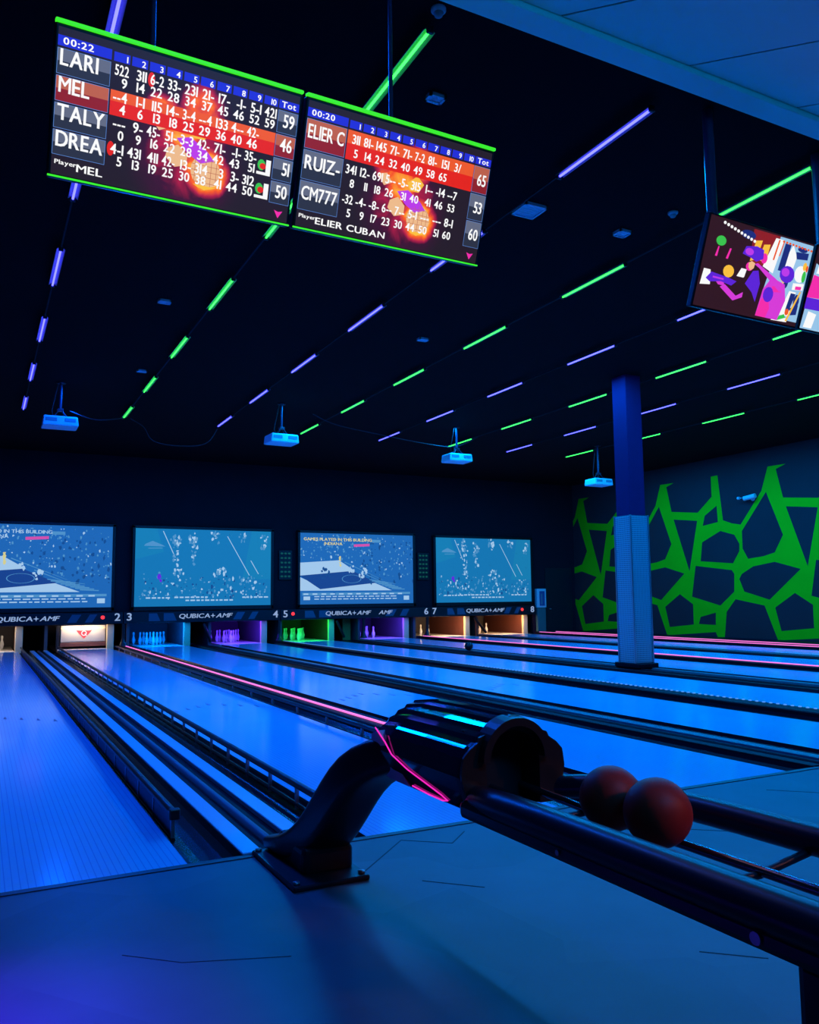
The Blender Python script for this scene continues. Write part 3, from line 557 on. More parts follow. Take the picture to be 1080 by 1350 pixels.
# ------------------------------------------------------------------ ceiling tubes
ROWX = [-0.27, 1.59, 3.54, 5.43, 7.39, 9.30, 11.05, 12.97]
tb = {}
for cn in ('blue', 'green'):
    tb[cn] = (MB().tube([(0, 0, 0), (0, 1.12, 0)], 0.0105, 10).mesh('tube', M['tubeb' if cn == 'blue' else 'tubeg']),)
ch_me = MB().prism_y([(-0.042, -0.004), (-0.016, 0.018), (0.016, 0.018), (0.042, -0.004), (0.044, 0.0), (0.02, 0.026), (-0.02, 0.026), (-0.044, 0.0)], -0.005, 1.125).mesh('halo_wing', M['halo_wing']); cap_me = MB().bbox(-0.024, 0.024, -0.025, 0.0, -0.022, 0.03, 0.004, 1).mesh('end_cap', M['black']); hg_me = MB().tube([(0, 0, 0.026), (0, 0, 0.075)], 0.005, 6).mesh('hanger', M['dmetal'])  # reflector wings added to give each tube a halo
for r, x in enumerate(ROWX):
    cn = 'blue' if r % 2 == 0 else 'green'
    for k in range(6):
        y = 0.44+2.375*k+0.018*r
        t = thing('ceiling_light_tube', '%s ceiling light tube, %s from the back wall in the %s row from the left' % (cn, ORD[5-k], ORD[r]), 'light tube', (x, y, 4.925), '%s tubes in rows on the ceiling' % cn)
        link('tube', tb[cn][0], t); link('halo_wing', ch_me, t); link('end_cap', cap_me, t); e = link('end_cap', cap_me, t); e.location = (0, 1.145, 0)
        for yy in (0.12, 1.0): h_ = link('hanger', hg_me, t); h_.location = (0, yy, 0)
        if k < 5:
            tr = MB().box(-0.008, 0.008, 1.147, 2.375-0.03, 0.005, 0.02).mesh('link_rail', M['bed']) if (r, k) == (0, 0) else bpy.data.meshes['link_rail']
            link('link_rail', tr, t)

# ------------------------------------------------------------------ projectors
def projector(loc, label, rz):
    t = thing('ceiling_projector', label, 'projector', loc, 'projectors hanging over the lanes'); t.rotation_euler = (0, 0, rz)
    zt = H-loc[2]
    bm = bmesh.new(); bmesh.ops.create_cube(bm, size=1)
    for v in bm.verts: v.co = Vector((v.co.x*0.58*(1.0 if v.co.z < 0 else .94), v.co.y*0.44*(1.0 if v.co.z < 0 else .94), 0.085+v.co.z*0.17))
    bmesh.ops.bevel(bm, geom=bm.edges[:], offset=0.025, segments=3, affect='EDGES', profile=0.5)
    MB().frombm(bm).build('body', M['white'], t)
    for s in (-1, 1): MB().bbox(s*0.15-0.09, s*0.15+0.09, -0.225, -0.205, 0.07, 0.13, 0.004, 1).build('air_grille', M['grey'], t)
    MB().tube([(0.12, 0.20, 0.09), (0.12, 0.27, 0.09)], 0.055, 16).build('lens', M['black'], t)
    br = MB().bbox(-0.12, 0.12, -0.08, 0.08, 0.172, 0.19, 0.004, 1)
    for sx_, sy_ in ((-1, -1), (1, -1), (-1, 1), (1, 1)): br.tube([(sx_*0.10, sy_*0.07, 0.185), (sx_*0.03, sy_*0.03, 0.29)], 0.009, 6)
    br.bbox(-0.05, 0.05, -0.05, 0.05, 0.285, 0.33, 0.006, 1).build('bracket', M['dmetal'], t)
    MB().tube([(0, 0, 0.33), (0, 0, zt-0.02)], 0.024, 10).build('pole', M['pole'], t); MB().lathe([(0.001, -0.02), (0.08, -0.02), (0.08, 0.0), (0.001, 0.0)], (0, 0, zt), 14).build('ceiling_plate', M['dmetal'], t)
    MB().tube([(-0.04, 0.03, zt-0.02), (-0.09, 0.04, zt*0.65), (-0.13, 0.05, 0.30), (-0.10, 0.04, 0.185)], 0.006, 6).build('power_cable', M['cable'], t)
projector((0.23, 11.3, 4.20), 'white ceiling projector at the left, above lanes one and two', 0.0); projector((4.20, 11.2, 4.20), 'white ceiling projector in front of second screen', 0.04)
projector((8.45, 11.7, 4.20), 'white ceiling projector in front of third screen', -0.04); projector((12.9, 12.2, 3.97), 'white ceiling projector left of the column top', 0.0)

# ------------------------------------------------------------------ hanging score monitors
hx = Vector((0.999, 0.034, 0.010)).normalized(); vx = Vector((-0.018, 0.334, -0.942)); vx = (vx-hx*vx.dot(hx)).normalized()
BW, BH = 1.235, 0.69
def monitor_frame(TL, width):
    up = -vx; ny = up.cross(hx).normalized()   # local +y: away from the viewer
    if ny.y < 0: ny = -ny
    o = TL + vx*BH + hx*(width/2)
    return Matrix(((hx.x, ny.x, up.x, o.x), (hx.y, ny.y, up.y, o.y), (hx.z, ny.z, up.z, o.z), (0, 0, 0, 1)))
def mount(t, mw, xs, top, pr=0.013):
    inv = mw.inverted()
    for x in xs:
        base = mw @ Vector((x, 0.12, BH*0.72)); topw = Vector((base.x, base.y, 4.899 if base.y < 0.175 else 4.999))
        MB().tube([inv @ base, inv @ topw], pr, 14).build('mount_pole', M['pole'], t)
        MB().bbox(x-0.16, x+0.16, 0.05, 0.13, BH*0.45, BH*0.85, 0.01, 1).build('mount_bracket', M['dmetal'], t)
def score_monitor(TL, label, players, current, timer, player_line, fire, polex, icons):
    mw = monitor_frame(TL, BW); t = thing('score_monitor', label, 'monitor', group='hanging score monitors', matrix=mw)
    MB().bbox(-BW/2, BW/2, 0.0, 0.05, 0.0, BH, 0.008, 2).build('housing', M['bezel'], t)
    mount(t, mw, polex, 4.97)
    MB().bbox(-BW/2, BW/2, -0.012, 0.03, BH-0.001, BH+0.017, 0.004, 1).build('light_bar', M['barg'], t); MB().bbox(-BW/2, BW/2, -0.010, 0.0, 0.004, 0.013, 0.002, 1).build('light_bar', M['barg'], t)
    W, Hh = BW-0.03, BH-0.035
    x0, z0 = -W/2, 0.018
    X = lambda u: x0+u*W
    Z = lambda v: z0+(1-v)*Hh
    fm = fire_material('flaming_ball_picture', *fire)
    scr = MB().rect(X(0), X(1), Z(1), Z(0), -0.002).build('screen', fm, t, fix=False)
    # ball and pins of the picture
    mb = MB(); cx, cz = fire[0], fire[1]; mb.disc(cx, cz, 0.078, -0.0024); mb.build('picture_ball', M['s_peach'], scr, fix=False)
    mb = MB()
    for k in range(-2, 3):
        hgt = math.sqrt(max(0, .078**2-(k*.028)**2)); mb.rect(cx+k*.028-.0012, cx+k*.028+.0012, cz-hgt, cz+hgt, -0.0027); mb.rect(cx-hgt, cx+hgt, cz+k*.028-.0012, cz+k*.028+.0012, -0.0027)
    mb.build('picture_ball_grid', M['s_salmon'], scr, fix=False)
    mb = MB(); mb.flat([(cx-.16, cz+.13), (cx-.09, cz+.15), (cx+.0, cz+.10), (cx+.04, cz+.06), (cx-.03, cz+.035), (cx-.10, cz+.07)], -0.0026); mb.build('picture_purple_streak', M['s_purple'], scr, fix=False)
    mb = MB(); mb.flat([(cx-.20, cz+.075), (cx-.15, cz+.10), (cx-.10, cz+.06), (cx-.10, cz+.01), (cx-.16, cz-.01), (cx-.21, cz+.03)], -0.0025)
    mb.flat([(cx-.30, cz+.20), (cx-.24, cz+.215), (cx-.20, cz+.17), (cx-.25, cz+.145)], -0.0025); mb.build('picture_pin_white', M['s_peach'], scr, fix=False)
    mb = MB(); mb.flat([(cx-.10, cz+.19), (cx-.04, cz+.24), (cx+.01, cz+.20), (cx-.02, cz+.15), (cx-.08, cz+.15)], -0.0024); mb.flat([(cx-.06, cz-.07), (cx+.0, cz-.092), (cx+.06, cz-.07), (cx+.03, cz-.082), (cx-.03, cz-.085)], -0.0028); mb.build('picture_flames', M['s_yellow'], scr, fix=False)
    NW = .205; TW = .905; FW = (TW-NW)/10; n = len(players)
    # header
    hb = MB().rect(X(0), X(NW-.005), Z(.125), Z(.055), -.0030)
    for k in range(10): hb.rect(X(NW+FW*k+.004), X(NW+FW*(k+1)-.004), Z(.125), Z(.062), -.0030)
    hb.rect(X(TW+.002), X(1), Z(.125), Z(.062), -.0030); hb.build('header_cells', M['s_hdr'], scr, fix=False)
    ht = MB(); text(ht, timer, X(.02), Z(.110), .030, -.0036, 1.25, sp=.14)
    for k in range(10): text(ht, str(k+1), X(NW+FW*(k+1)-.012), Z(.118), .028, -.0036, 1.0, 'R')
    text(ht, 'Tot', X((TW+1)/2), Z(.115), .030, -.0036, 1.15, 'C'); ht.build('header_text', M['s_white'], scr, fix=False)
    rows_t = .14; rows_b = .875; rh = (rows_b-rows_t)/n
    sl, sl2, ln, tx, rd, orr, sm, mr, rdot = MB(), MB(), MB(), MB(), MB(), MB(), MB(), MB(), MB()
    for q, (nm, fr, cum, tot) in enumerate(players):
        a = rows_t+rh*q; b = a+rh-.012; mid = (a+b)/2
        for (u0, u1) in ((0, NW-.006), (TW+.002, 1.0)):
            ln.rect(X(u0), X(u1), Z(b), Z(a), -.0030)
            A, B_ = (sm, mr) if q == current else (sl2, sl)
            A.rect(X(u0)+.002, X(u1)-.002, Z(mid), Z(a)-.002, -.0033); B_.rect(X(u0)+.002, X(u1)-.002, Z(b)+.002, Z(mid), -.0033)
        if q == current:
            orr.rect(X(NW), X(TW), Z(mid-.01), Z(a), -.0031); rd.rect(X(NW), X(TW), Z(b+.004), Z(mid-.01), -.0031)
        text(tx, nm, X(.012), Z(a+rh*.60), .072, -.0040, .80, sp=.09, maxw=NW*W*.86)
        fh = .048
        for k, s in enumerate(fr):
            xr = X(NW+FW*(k+1)-.006)
            if s.startswith('*'):
                s = s[1:]; rdot.disc(X(NW+FW*k+.014), Z(a+rh*.24), .017, -.0035, .034, 16)
            text(tx, s, xr, Z(a+rh*.42), fh, -.0040, .84, 'R', sp=.10, maxw=FW*W*.76)
        for k, s in enumerate(cum):
            text(tx, s, X(NW+FW*(k+1)-.010), Z(a+rh*.86), fh*.92, -.0040, .88, 'R', sp=.10)
        text(tx, tot, X(.985), Z(a+rh*.68), .066, -.0040, .70, 'R', sp=.08)
    ln.build('cell_borders', M['s_line'], scr, fix=False); sl2.build('cell_tops', M['s_slate2'], scr, fix=False); sl.build('cell_bases', M['s_slate'], scr, fix=False)
    orr.build('current_row_top', M['s_orange'], scr, fix=False); rd.build('current_row_base', M['s_red'], scr, fix=False); sm.build('current_cell_top', M['s_salmon'], scr, fix=False); mr.build('current_cell_base', M['s_maroon'], scr, fix=False)
    if rdot.v: rdot.build('red_dots', M['s_red'], scr, fix=False)
    text(tx, 'Player', X(.012), Z(.925), .020, -.0040, 1.3); text(tx, player_line, X(.095), Z(.955), .036, -.0040, 1.35, sp=.12)
    tx.build('score_text', M['s_white'], scr, fix=False)
    mb = MB(); mb.flat([(X(.935), Z(.915)), (X(.955), Z(.925)), (X(.975), Z(.915)), (X(.955), Z(.975))], -.0036); mb.build('red_badge', M['s_pink'], scr, fix=False)
    g1, g2, g3 = MB(), MB(), MB()
    for q in icons:
        a = rows_t+rh*q
        g1.disc(X(.855), Z(a+rh*.45), .022, -.0036, .028, 10); g2.disc(X(.862), Z(a+rh*.50), .018, -.0038, .016, 10); g3.rect(X(.876), X(.898), Z(a+rh*.75), Z(a+rh*.2), -.0039); g3.rect(X(.835), X(.898), Z(a+rh*.86), Z(a+rh*.74), -.0039)
    if icons: g1.build('icon_green', M['s_green'], scr, fix=False); g2.build('icon_red', M['s_red'], scr, fix=False); g3.build('icon_white', M['s_white'], scr, fix=False)
TL1 = Vector((-0.690, -0.055, 3.905)); TL2 = TL1+hx*(BW+0.022)+Vector((0, 0, 0.0))
score_monitor(TL1, 'left hanging score monitor with four player rows and green light bars',
 [('LARI', '522 311 *6-2 33- 231 21- 17- -1- 5-1 421'.split(), '9 14 22 28 34 37 45 46 52 59'.split(), '59'),
  ('MEL', '--4 1-1 115 14- 3-4 --4 133 4-- 42-'.split(), '4 6 13 18 25 29 36 40 46'.split(), '46'),
  ('TALY', '--- 9- 45- 51- 3-3 42- 71- -1- 35-'.split(), '0 9 16 22 28 34 42 43 51'.split(), '51'),
  ('DREA', '*4-1 431 411 42- 13- 314 3 3- 312'.split(), '5 13 19 25 30 38 41 44 50'.split(), '50')], 1, '00:22', 'MEL', (0.135, 0.185, 1.0), (-0.14,), (2, 3))
score_monitor(TL2, 'right hanging score monitor with three player rows and green light bars',
 [('ELIER C', '311 81- 145 71- 71- 7-2 81- 151 3/'.split(), '5 14 24 32 40 49 58 65'.split(), '65'),
  ('RUIZ-', '341 12- 691 5-- -5- 315 1-- -14 --7'.split(), '8 11 18 26 31 40 41 46 53'.split(), '53'),
  ('CM777', '-32 -4- -8- 6-- 7-- 5-1 --- --- 8-1'.split(), '5 9 17 23 30 44 50 51 60'.split(), '60')], 0, '00:20', 'ELIER CUBAN', (0.155, 0.195, 1.0), (-0.01,), ())

# advert monitors on the right
def advert(TL, label, poles, full):
    mw = monitor_frame(TL, BW); t = thing('advert_monitor', label, 'monitor', group='hanging advert monitors', matrix=mw)
    MB().bbox(-BW/2, BW/2, 0.0, 0.05, 0.0, BH, 0.008, 2).build('housing', M['bezel'], t); mount(t, mw, poles, 4.90, 0.04)
    W, Hh = BW-0.03, BH-0.03; X = lambda u: -W/2+u*W
    Z = lambda v: 0.015+v*Hh
    scr = MB().rect(X(0), X(1), Z(0), Z(1), -0.002).build('screen', M['s_dark'], t, fix=False)
    def P(name, m, polys, y):
        mb = MB()
        for p in polys: mb.flat([(X(u), Z(v)) for u, v in p], y)
        return mb.build(name, M[m], scr, fix=False)
    def E(u, v, ru, rv, n=14): return [(u+ru*math.cos(2*math.pi*k/n), v+rv*math.sin(2*math.pi*k/n)) for k in range(n)]
    if full:
        P('arcade_glow', 's_sky', [[(.60, .30), (.66, .98), (1, .98), (1, .05), (.74, .05)]], -.0024)
        P('arcade_cabinets', 's_white', [[(.55, .60), (.62, .95), (.70, .95), (.66, .55)], [(.72, .62), (.80, .93), (.86, .80), (.84, .60)], [(.88, .50), (.99, .52), (.99, .44), (.88, .42)], [(.80, .10), (.86, .40), (.93, .40), (.90, .10)], E(.93, .62, .06, .10), [(.74, .02), (.90, .03), (.90, .07), (.78, .10)]], -.0027)
        P('arcade_dark', 's_navy', [[(.84, .86), (.97, .88), (.97, .80), (.86, .78)], E(.80, .48, .03, .07), E(.95, .30, .03, .08), [(.90, .20), (.98, .26), (.98, .14), (.92, .12)], E(.90, .90, .05, .03)], -.0029)
        P('arcade_orange', 's_yellow', [[(.42, .62), (.44, .86), (.50, .88), (.48, .66)], [(.50, .66), (.52, .84), (.58, .86), (.57, .64)], E(.25, .45, .05, .07), [(.88, .04), (.90, .04), (.98, .42), (.965, .42)], E(.96, .72, .02, .05)], -.0030)
        P('blurred_room', 's_maroon', [[(.40, .98), (.66, .98), (.60, .60), (.42, .62)]], -.0022)
        P('blurred_blue', 's_navy', [E(.36, .90, .07, .05), [(.70, .60), (.76, .60), (.78, .92), (.72, .92)], [(.86, .16), (.90, .16), (.93, .38), (.88, .38)]], -.0028)
        P('machine_stripes', 's_orange', [[(.63, .70), (.65, .94), (.665, .94), (.645, .70)], [(.68, .76), (.70, .94), (.71, .94), (.69, .76)], E(.985, .70, .012, .04), E(.88, .15, .02, .04)], -.0031)
        P('string_lights', 's_white', [E(.13+.033*k, .955-.012*k, .013, .018, 8) for k in range(10)], -.0030)
        P('string_lights_red', 's_orange', [E(.70+.032*k, .935-.002*k, .012, .014, 8) for k in range(10)], -.0031)
        P('hanging_pendants', 's_pink', [[(.10, .58), (.115, .69), (.125, .69), (.12, .58)], [(.20, .58), (.22, .70), (.235, .70), (.22, .58)], E(.55, .69, .03, .06), [(.91, .47), (.97, .48), (.97, .44), (.91, .43)]], -.0031)
        P('hanging_lantern', 's_green', [E(.13, .755, .045, .055), E(.97, .60, .02, .07), [(.76, .05), (.86, .12), (.88, .08), (.80, .03)]], -.0030)
        P('bright_window', 's_white', [[(.02, .24), (.03, .42), (.09, .42), (.11, .26)], [(.33, .42), (.36, .52), (.41, .52), (.40, .42)]], -.0030)
        P('figure_torso_dark', 's_dark', [[(.36, .22), (.38, .40), (.46, .52), (.53, .50), (.57, .34), (.56, .05), (.40, .05), (.38, .18)]], -.0034)
        P('figure_blue_shirt', 's_violet', [[(.42, .36), (.47, .52), (.52, .54), (.56, .40), (.55, .18), (.50, .28)]], -.0036)
        P('figure_pink_body', 's_magenta', [[(.58, .03), (.60, .35), (.66, .50), (.74, .48), (.80, .46), (.84, .28), (.80, .03)]], -.0034)
        P('figure_skin', 's_peach', [[(.415, .60), (.44, .625), (.475, .61), (.47, .55), (.44, .52), (.42, .55)], [(.735, .52), (.76, .56), (.80, .50), (.78, .46)]], -.0038)
        P('figure_red_cloth', 's_pink', [[(.58, .03), (.60, .22), (.66, .32), (.70, .14), (.68, .03)], [(.68, .40), (.74, .44), (.78, .36), (.70, .34)], E(.43, .56, .035, .05)], -.0037)
        P('figure_arms', 's_magenta', [[(.47, .60), (.52, .57), (.76, .36), (.80, .42), (.70, .50), (.50, .62)], [(.20, .26), (.24, .30), (.36, .20), (.42, .26), (.42, .20), (.34, .14)], [(.14, .33), (.22, .34), (.24, .28), (.18, .28)]], -.0040)
        P('headset', 's_violet', [[(.34, .68), (.36, .77), (.46, .80), (.53, .78), (.54, .68), (.48, .63), (.42, .66)], E(.80, .58, .075, .10), [(.06, .32), (.10, .40), (.26, .38), (.34, .36), (.30, .30), (.20, .32), (.10, .29)], E(.66, .30, .05, .09)], -.0042)
        P('headset_shine', 's_purple', [E(.40, .72, .04, .04), E(.78, .60, .04, .05), [(.12, .36), (.22, .36), (.22, .34), (.12, .34)]], -.0044)
    else:
        P('shape_sky', 's_sky', [[(0, 0), (.3, 0), (.35, .6), (.02, .8)]], -.0026); P('shape_pink', 's_pink', [[(.0, .38), (.2, .40), (.3, .62), (.02, .66)]], -.0030); P('shape_violet', 's_violet', [[(0, .24), (.4, .26), (.4, .40), (0, .38)], [(.4, .6), (.9, .6), (.9, .1), (.5, .1)]], -.0030)
        P('shape_white', 's_white', [[(.04, .68), (.3, .72), (.3, .9), (.06, .9)], [(.03, .02), (.12, .02), (.14, .2), (.05, .22)]], -.0032)
TA = Vector((3.815, 0.19, 4.045))
advert(TA, 'hanging monitor showing two people in virtual reality headsets', (-0.385,), True); advert(TA+hx*(BW+0.03), 'hanging monitor cut off at the right edge of view', (-0.3,), False)

# ------------------------------------------------------------------ column
cb = on_z(845, 875, 0.06); cx_, cy_ = 8.98, 6.80
t = thing('column', 'square column with perforated metal lower half between lanes five and six', 'column', (cx_, cy_, 0.0))
MB().bbox(-0.215, 0.215, -0.30, 0.30, 0.014, 0.09, 0.01, 1).build('curb', M['core'], t)
MB().bbox(-0.17, 0.17, -0.17, 0.17, 2.5, H-0.001, 0.004, 1).build('shaft', mat('column_grey_paint', (0.16, 0.016, 0.085), 0.8, spec=0.05), t)
MB().bbox(-0.195, 0.195, -0.195, 0.195, 0.09, 2.56, 0.008, 1).build('cladding', M['perf'], t)
for sx_, sy_ in ((-1, -1), (1, -1), (-1, 1), (1, 1)): MB().bbox(sx_*0.195-0.014, sx_*0.195+0.014, sy_*0.195-0.014, sy_*0.195+0.014, 0.09, 2.565, 0.003, 1).build('corner_trim', M['steel'], t)

# ------------------------------------------------------------------ ball return
t = thing('ball_return', 'black ball return with ribbed glossy hood, curved stand and ball rack', 'ball return', (0.45, -0.3, 0.0)); O = Vector((0.45, -0.3, 0.0))
def L(mb): mb.v = [(x-O.x, y-O.y, z-O.z) for x, y, z in mb.v]; return mb
HX = 0.79; HW = 0.215; YF, YB = -1.50, -0.74
# hood shell: ribbed arch swept along Y
def hood_profile(scale, drop):
    pts = [(-HW+0.035, 0.485), (-HW-0.004, 0.60), (-HW+0.005, 0.665), (-HW+0.03, 0.692)]
    xs = [q*0.74 for q in [-0.235, -0.205, -0.195, -0.150, -0.140, -0.092, -0.082, -0.035, -0.028, 0.028, 0.035, 0.082, 0.092, 0.140, 0.150, 0.195, 0.205, 0.235]]
    lv = [0.700, 0.712, 0.730, 0.742, 0.758, 0.768, 0.782, 0.788, 0.797, 0.797, 0.788, 0.782, 0.768, 0.758, 0.742, 0.730, 0.712, 0.700]
    pts += list(zip(xs, lv)); pts += [(HW-0.03, 0.692), (HW-0.005, 0.665), (HW+0.004, 0.60), (HW-0.035, 0.485)]
    return [(HX+x*scale, 0.485+(z-0.485)*drop) for x, z in pts]
def shell(mb, ys, thick=0.012):
    rings = []
    for y, sc, dr in ys:
        rings.append([(x, y, z) for x, z in hood_profile(sc, dr)])
    mb.loft(rings, caps=False, smooth=False, cyclic=False); return mb
mb = shell(MB(), [(YF, 1.0, 1.0), (YF+0.02, 1.012, 1.01), (-1.2, 1.01, 1.01), (-0.95, 1.0, 1.0), (-0.80, 0.97, 0.94), (YB, 0.90, 0.80), (YB+0.015, 0.80, 0.62)])
prof = hood_profile(0.80, 0.62); mb.add([(x, YB+0.015, z) for x, z in prof], [tuple(range(len(prof)))])
prof = hood_profile(1.0, 1.0); k = len(prof)
mb.add([(prof[0][0], YF, 0.485), (prof[-1][0], YF, 0.485), (HX+0.80*HW, YB+0.015, 0.485), (HX-0.80*HW, YB+0.015, 0.485)], [(0, 1, 2, 3)])
hood = L(mb).build('hood', M['hood'], t)
# front face with arched mouth and raised collar
def front():
    mb = MB(); n = 16; cz, R = 0.635, 0.112; ox = HX-0.005
    outer = hood_profile(1.0, 1.0)
    arch = [(ox-R, 0.485)]+[(ox-R*math.cos(math.pi*k/n), cz+R*math.sin(math.pi*k/n)) for k in range(n+1)]+[(ox+R, 0.485)]
    # strip between outer profile and arch by resampling both
    def resample(P, m):
        d = [0]
        for a, b in zip(P[:-1], P[1:]): d.append(d[-1]+math.dist(a, b))
        out = []
        for k in range(m):
            s = d[-1]*k/(m-1); i = 0
            while i < len(d)-2 and d[i+1] < s: i += 1
            f = (s-d[i])/max(1e-9, d[i+1]-d[i]); out.append((P[i][0]+(P[i+1][0]-P[i][0])*f, P[i][1]+(P[i+1][1]-P[i][1])*f))
        return out
    A = resample(outer, 49); B = resample(arch, 49)
    y = YF-0.002
    mb.loft([[(x, y, z) for x, z in A], [(x, y-0.012, z) for x, z in A], [(x+(ox-x)*.0, y-0.012, z) for x, z in B], [(x, y+0.10, z) for x, z in B]], caps=False, smooth=False, cyclic=False)
    return mb, arch, ox, cz, R
fmb, arch, ox, cz, R = front(); ff = L(fmb).build('hood_front', M['hoodf'], t)
mb = MB(); n = 18; rings = []
for yy, ro, ri in ((YF+0.02, .150, .114), (YF-0.045, .142, .114)):
    rings.append([(ox-ro*math.cos(math.pi*k/n), yy, cz+0.015+ro*math.sin(math.pi*k/n)) for k in range(n+1)]+[(ox+ri*math.cos(math.pi*k/n), yy, cz+0.015+ri*math.sin(math.pi*k/n)) for k in range(n+1)])
mb.loft(rings, caps=True, smooth=False); L(mb).build('mouth_collar', M['hoodf'], t)
MB_ = MB(); MB_.box(ox-0.13, ox+0.13, YF+0.10, YF+0.12, 0.49, 0.74); L(MB_).build('mouth_back', M['bed'], t)
# pale side facet painting bounced light on the hood and magenta accent line
pan = [(-0.735, 0.515), (-0.80, 0.655), (-0.86, 0.675), (-1.07, 0.487), (-0.90, 0.487)]
mb = MB(); n_ = len(pan); sk = lambda z: max(0, 0.60-z)*0.339; mb.add([(HX-HW-0.010+sk(z), y, z) for y, z in pan]+[(HX-HW+0.03+sk(z), y, z) for y, z in pan], [tuple(range(n_)), tuple(range(n_, 2*n_))]+[(i, (i+1) % n_, (i+1) % n_+n_, i+n_) for i in range(n_)]); L(mb).build('side_lit_facet', M['hoodlit'], t)
nx = lambda z: HX-HW-0.010+max(0, 0.60-z)*0.339
acc = [(-0.84, 0.685), (-0.93, 0.64), (-0.99, 0.60), (-1.10, 0.56), (-1.24, 0.53), (-1.33, 0.51), (-1.37, 0.496), (-1.33, 0.489), (-1.22, 0.490), (-1.10, 0.497)]
mb = MB(); mb.tube([(nx(z), y, z) for y, z in acc], 0.0028, 6); L(mb).build('accent_line', M['magenta'], hood if False else t)
# curved stand, swept rounded slab
spine = [((0.47, 0.0, 0.052), 0.03), ((0.475, -0.10, 0.060), 0.045), ((0.49, -0.24, 0.085), 0.07), ((0.515, -0.37, 0.15), 0.095), ((0.54, -0.46, 0.25), 0.10), ((0.565, -0.545, 0.36), 0.10), ((0.59, -0.63, 0.46), 0.095), ((0.64, -0.75, 0.545), 0.085), ((0.72, -0.92, 0.585), 0.07)]
rings = []
SP = [Vector(p) for p, _ in spine]
for i, (p, th) in enumerate(spine):
    tg = (SP[min(i+1, len(SP)-1)]-SP[max(i-1, 0)]).normalized(); ex = Vector((1, 0, 0)); ex = (ex-tg*ex.dot(tg)).normalized(); ez = ex.cross(tg).normalized()
    hw = 0.115; ring = []
    for k in range(24):
        a = 2*math.pi*k/24; ca, sa = math.cos(a), math.sin(a); q = 0.45
        ring.append(SP[i]+ex*hw*math.copysign(abs(ca)**q, ca)+ez*th*math.copysign(abs(sa)**q, sa))
    rings.append(ring)
mb = MB(); mb.loft(rings); bmv = mb
st = L(bmv).build('stand', M['stand'], t)
md = st.modifiers.new('smooth', 'SUBSURF'); md.levels = 1; md.render_levels = 1
mb = MB(); mb.bbox(0.39, 0.63, -0.47, -0.10, 0.0, 0.13, 0.03, 3); L(mb).build('stand_heel', M['stand'], t)
mb = MB(); mb.bbox(0.30, 0.65, -0.60, -0.002, 0.0, 0.022, 0.006, 1); L(mb).build('base_plate', M['dmetal'], t)
mb = MB()
for x, y in ((0.325, -0.03), (0.325, -0.56), (0.625, -0.56)): mb.lathe([(0.001, 0.0), (0.016, 0.0), (0.016, 0.012), (0.001, 0.014)], (x, y, 0.02), 8)
L(mb).build('bolt', M['steel'], t)
# rack rails
YE = -3.35
def rl(name, pts, r, m, n=16): mb = MB(); mb.tube(pts, r, n); return L(mb).build(name, m, t)
rl('side_rail', [(0.66, -1.46, 0.515), (0.625, -1.56, 0.53), (0.605, -1.72, 0.545), (0.60, -1.95, 0.55), (0.60, -2.6, 0.552), (0.60, YE, 0.555)], 0.050, M['rail'])
rl('side_rail', [(0.96, -1.44, 0.52), (1.06, -1.60, 0.54), (1.10, -1.8, 0.55), (1.11, -2.2, 0.555), (1.115, YE, 0.565)], 0.042, M['rail'])
rl('ball_track', [(0.765, -1.40, 0.53), (0.765, -1.9, 0.512), (0.765, YE, 0.512)], 0.014, M['track'], 12); rl('ball_track', [(0.895, -1.40, 0.53), (0.895, -1.9, 0.512), (0.895, YE, 0.512)], 0.014, M['track'], 12)
mb = MB(); mb.bbox(0.565, 0.655, YE, -1.50, 0.472, 0.53, 0.018, 2); L(mb).build('side_beam', M['stand'], t)
for y in (-1.75, -2.45, -3.1): mb = MB(); mb.tube([(0.64, y, 0.50), (0.765, y, 0.50), (0.895, y, 0.50), (1.10, y, 0.53)], 0.011, 8); L(mb).build('cross_strut', M['dmetal'], t)
mb = MB(); mb.bbox(0.575, 0.70, -2.98, -2.80, 0.0, 0.49, 0.02, 2); mb.bbox(0.60, 1.12, -2.94, -2.84, 0.42, 0.475, 0.01, 1); L(mb).build('rack_leg', M['stand'], t)
for y, r_ in ((-2.72, 0.014), (-2.05, 0.008)): mb = MB(); mb.tube([(0.57, y, 0.50), (0.559, y, 0.50)], r_, 14); L(mb).build('fastener', M['steel'], t)
# balls
def ball(loc, r, m, label, group=None):
    bm = bmesh.new(); bmesh.ops.create_uvsphere(bm, u_segments=40, v_segments=24, radius=r); mb = MB(); mb.frombm(bm, True)
    o = mb.build('bowling_ball', m); o.location = loc; setp(o, label, 'bowling ball', group)
    hm = MB()
    for dx, dy in ((0, 0.022), (-0.015, -0.012), (0.016, -0.012)): hm.lathe([(0.0005, r-0.006), (0.009, r-0.006), (0.009, r+0.0004-0.0035*((dx*dx+dy*dy)/(0.022**2))), (0.0005, r-0.004)], (dx, dy, 0), 10)
    h = hm.build('finger_hole', M['bed'], o); o.rotation_euler = (2.0+random.uniform(-.3, .3), random.uniform(-.3, .3), 2.6)
rb = 0.096; bz = 0.512+math.sqrt((rb+0.014)**2-0.065**2)
ball((0.83, -2.165, bz), rb, M['redball'], 'dark red bowling ball on the rack nearer the viewer', 'dark red balls on the rack'); ball((0.83, -1.970, bz), rb, M['redball'], 'dark red bowling ball on the rack nearer the hood', 'dark red balls on the rack')
ball((8.98, 12.2, 0.012+0.095), 0.095, M['blackball'], 'black bowling ball far down the divider between lanes five and six')

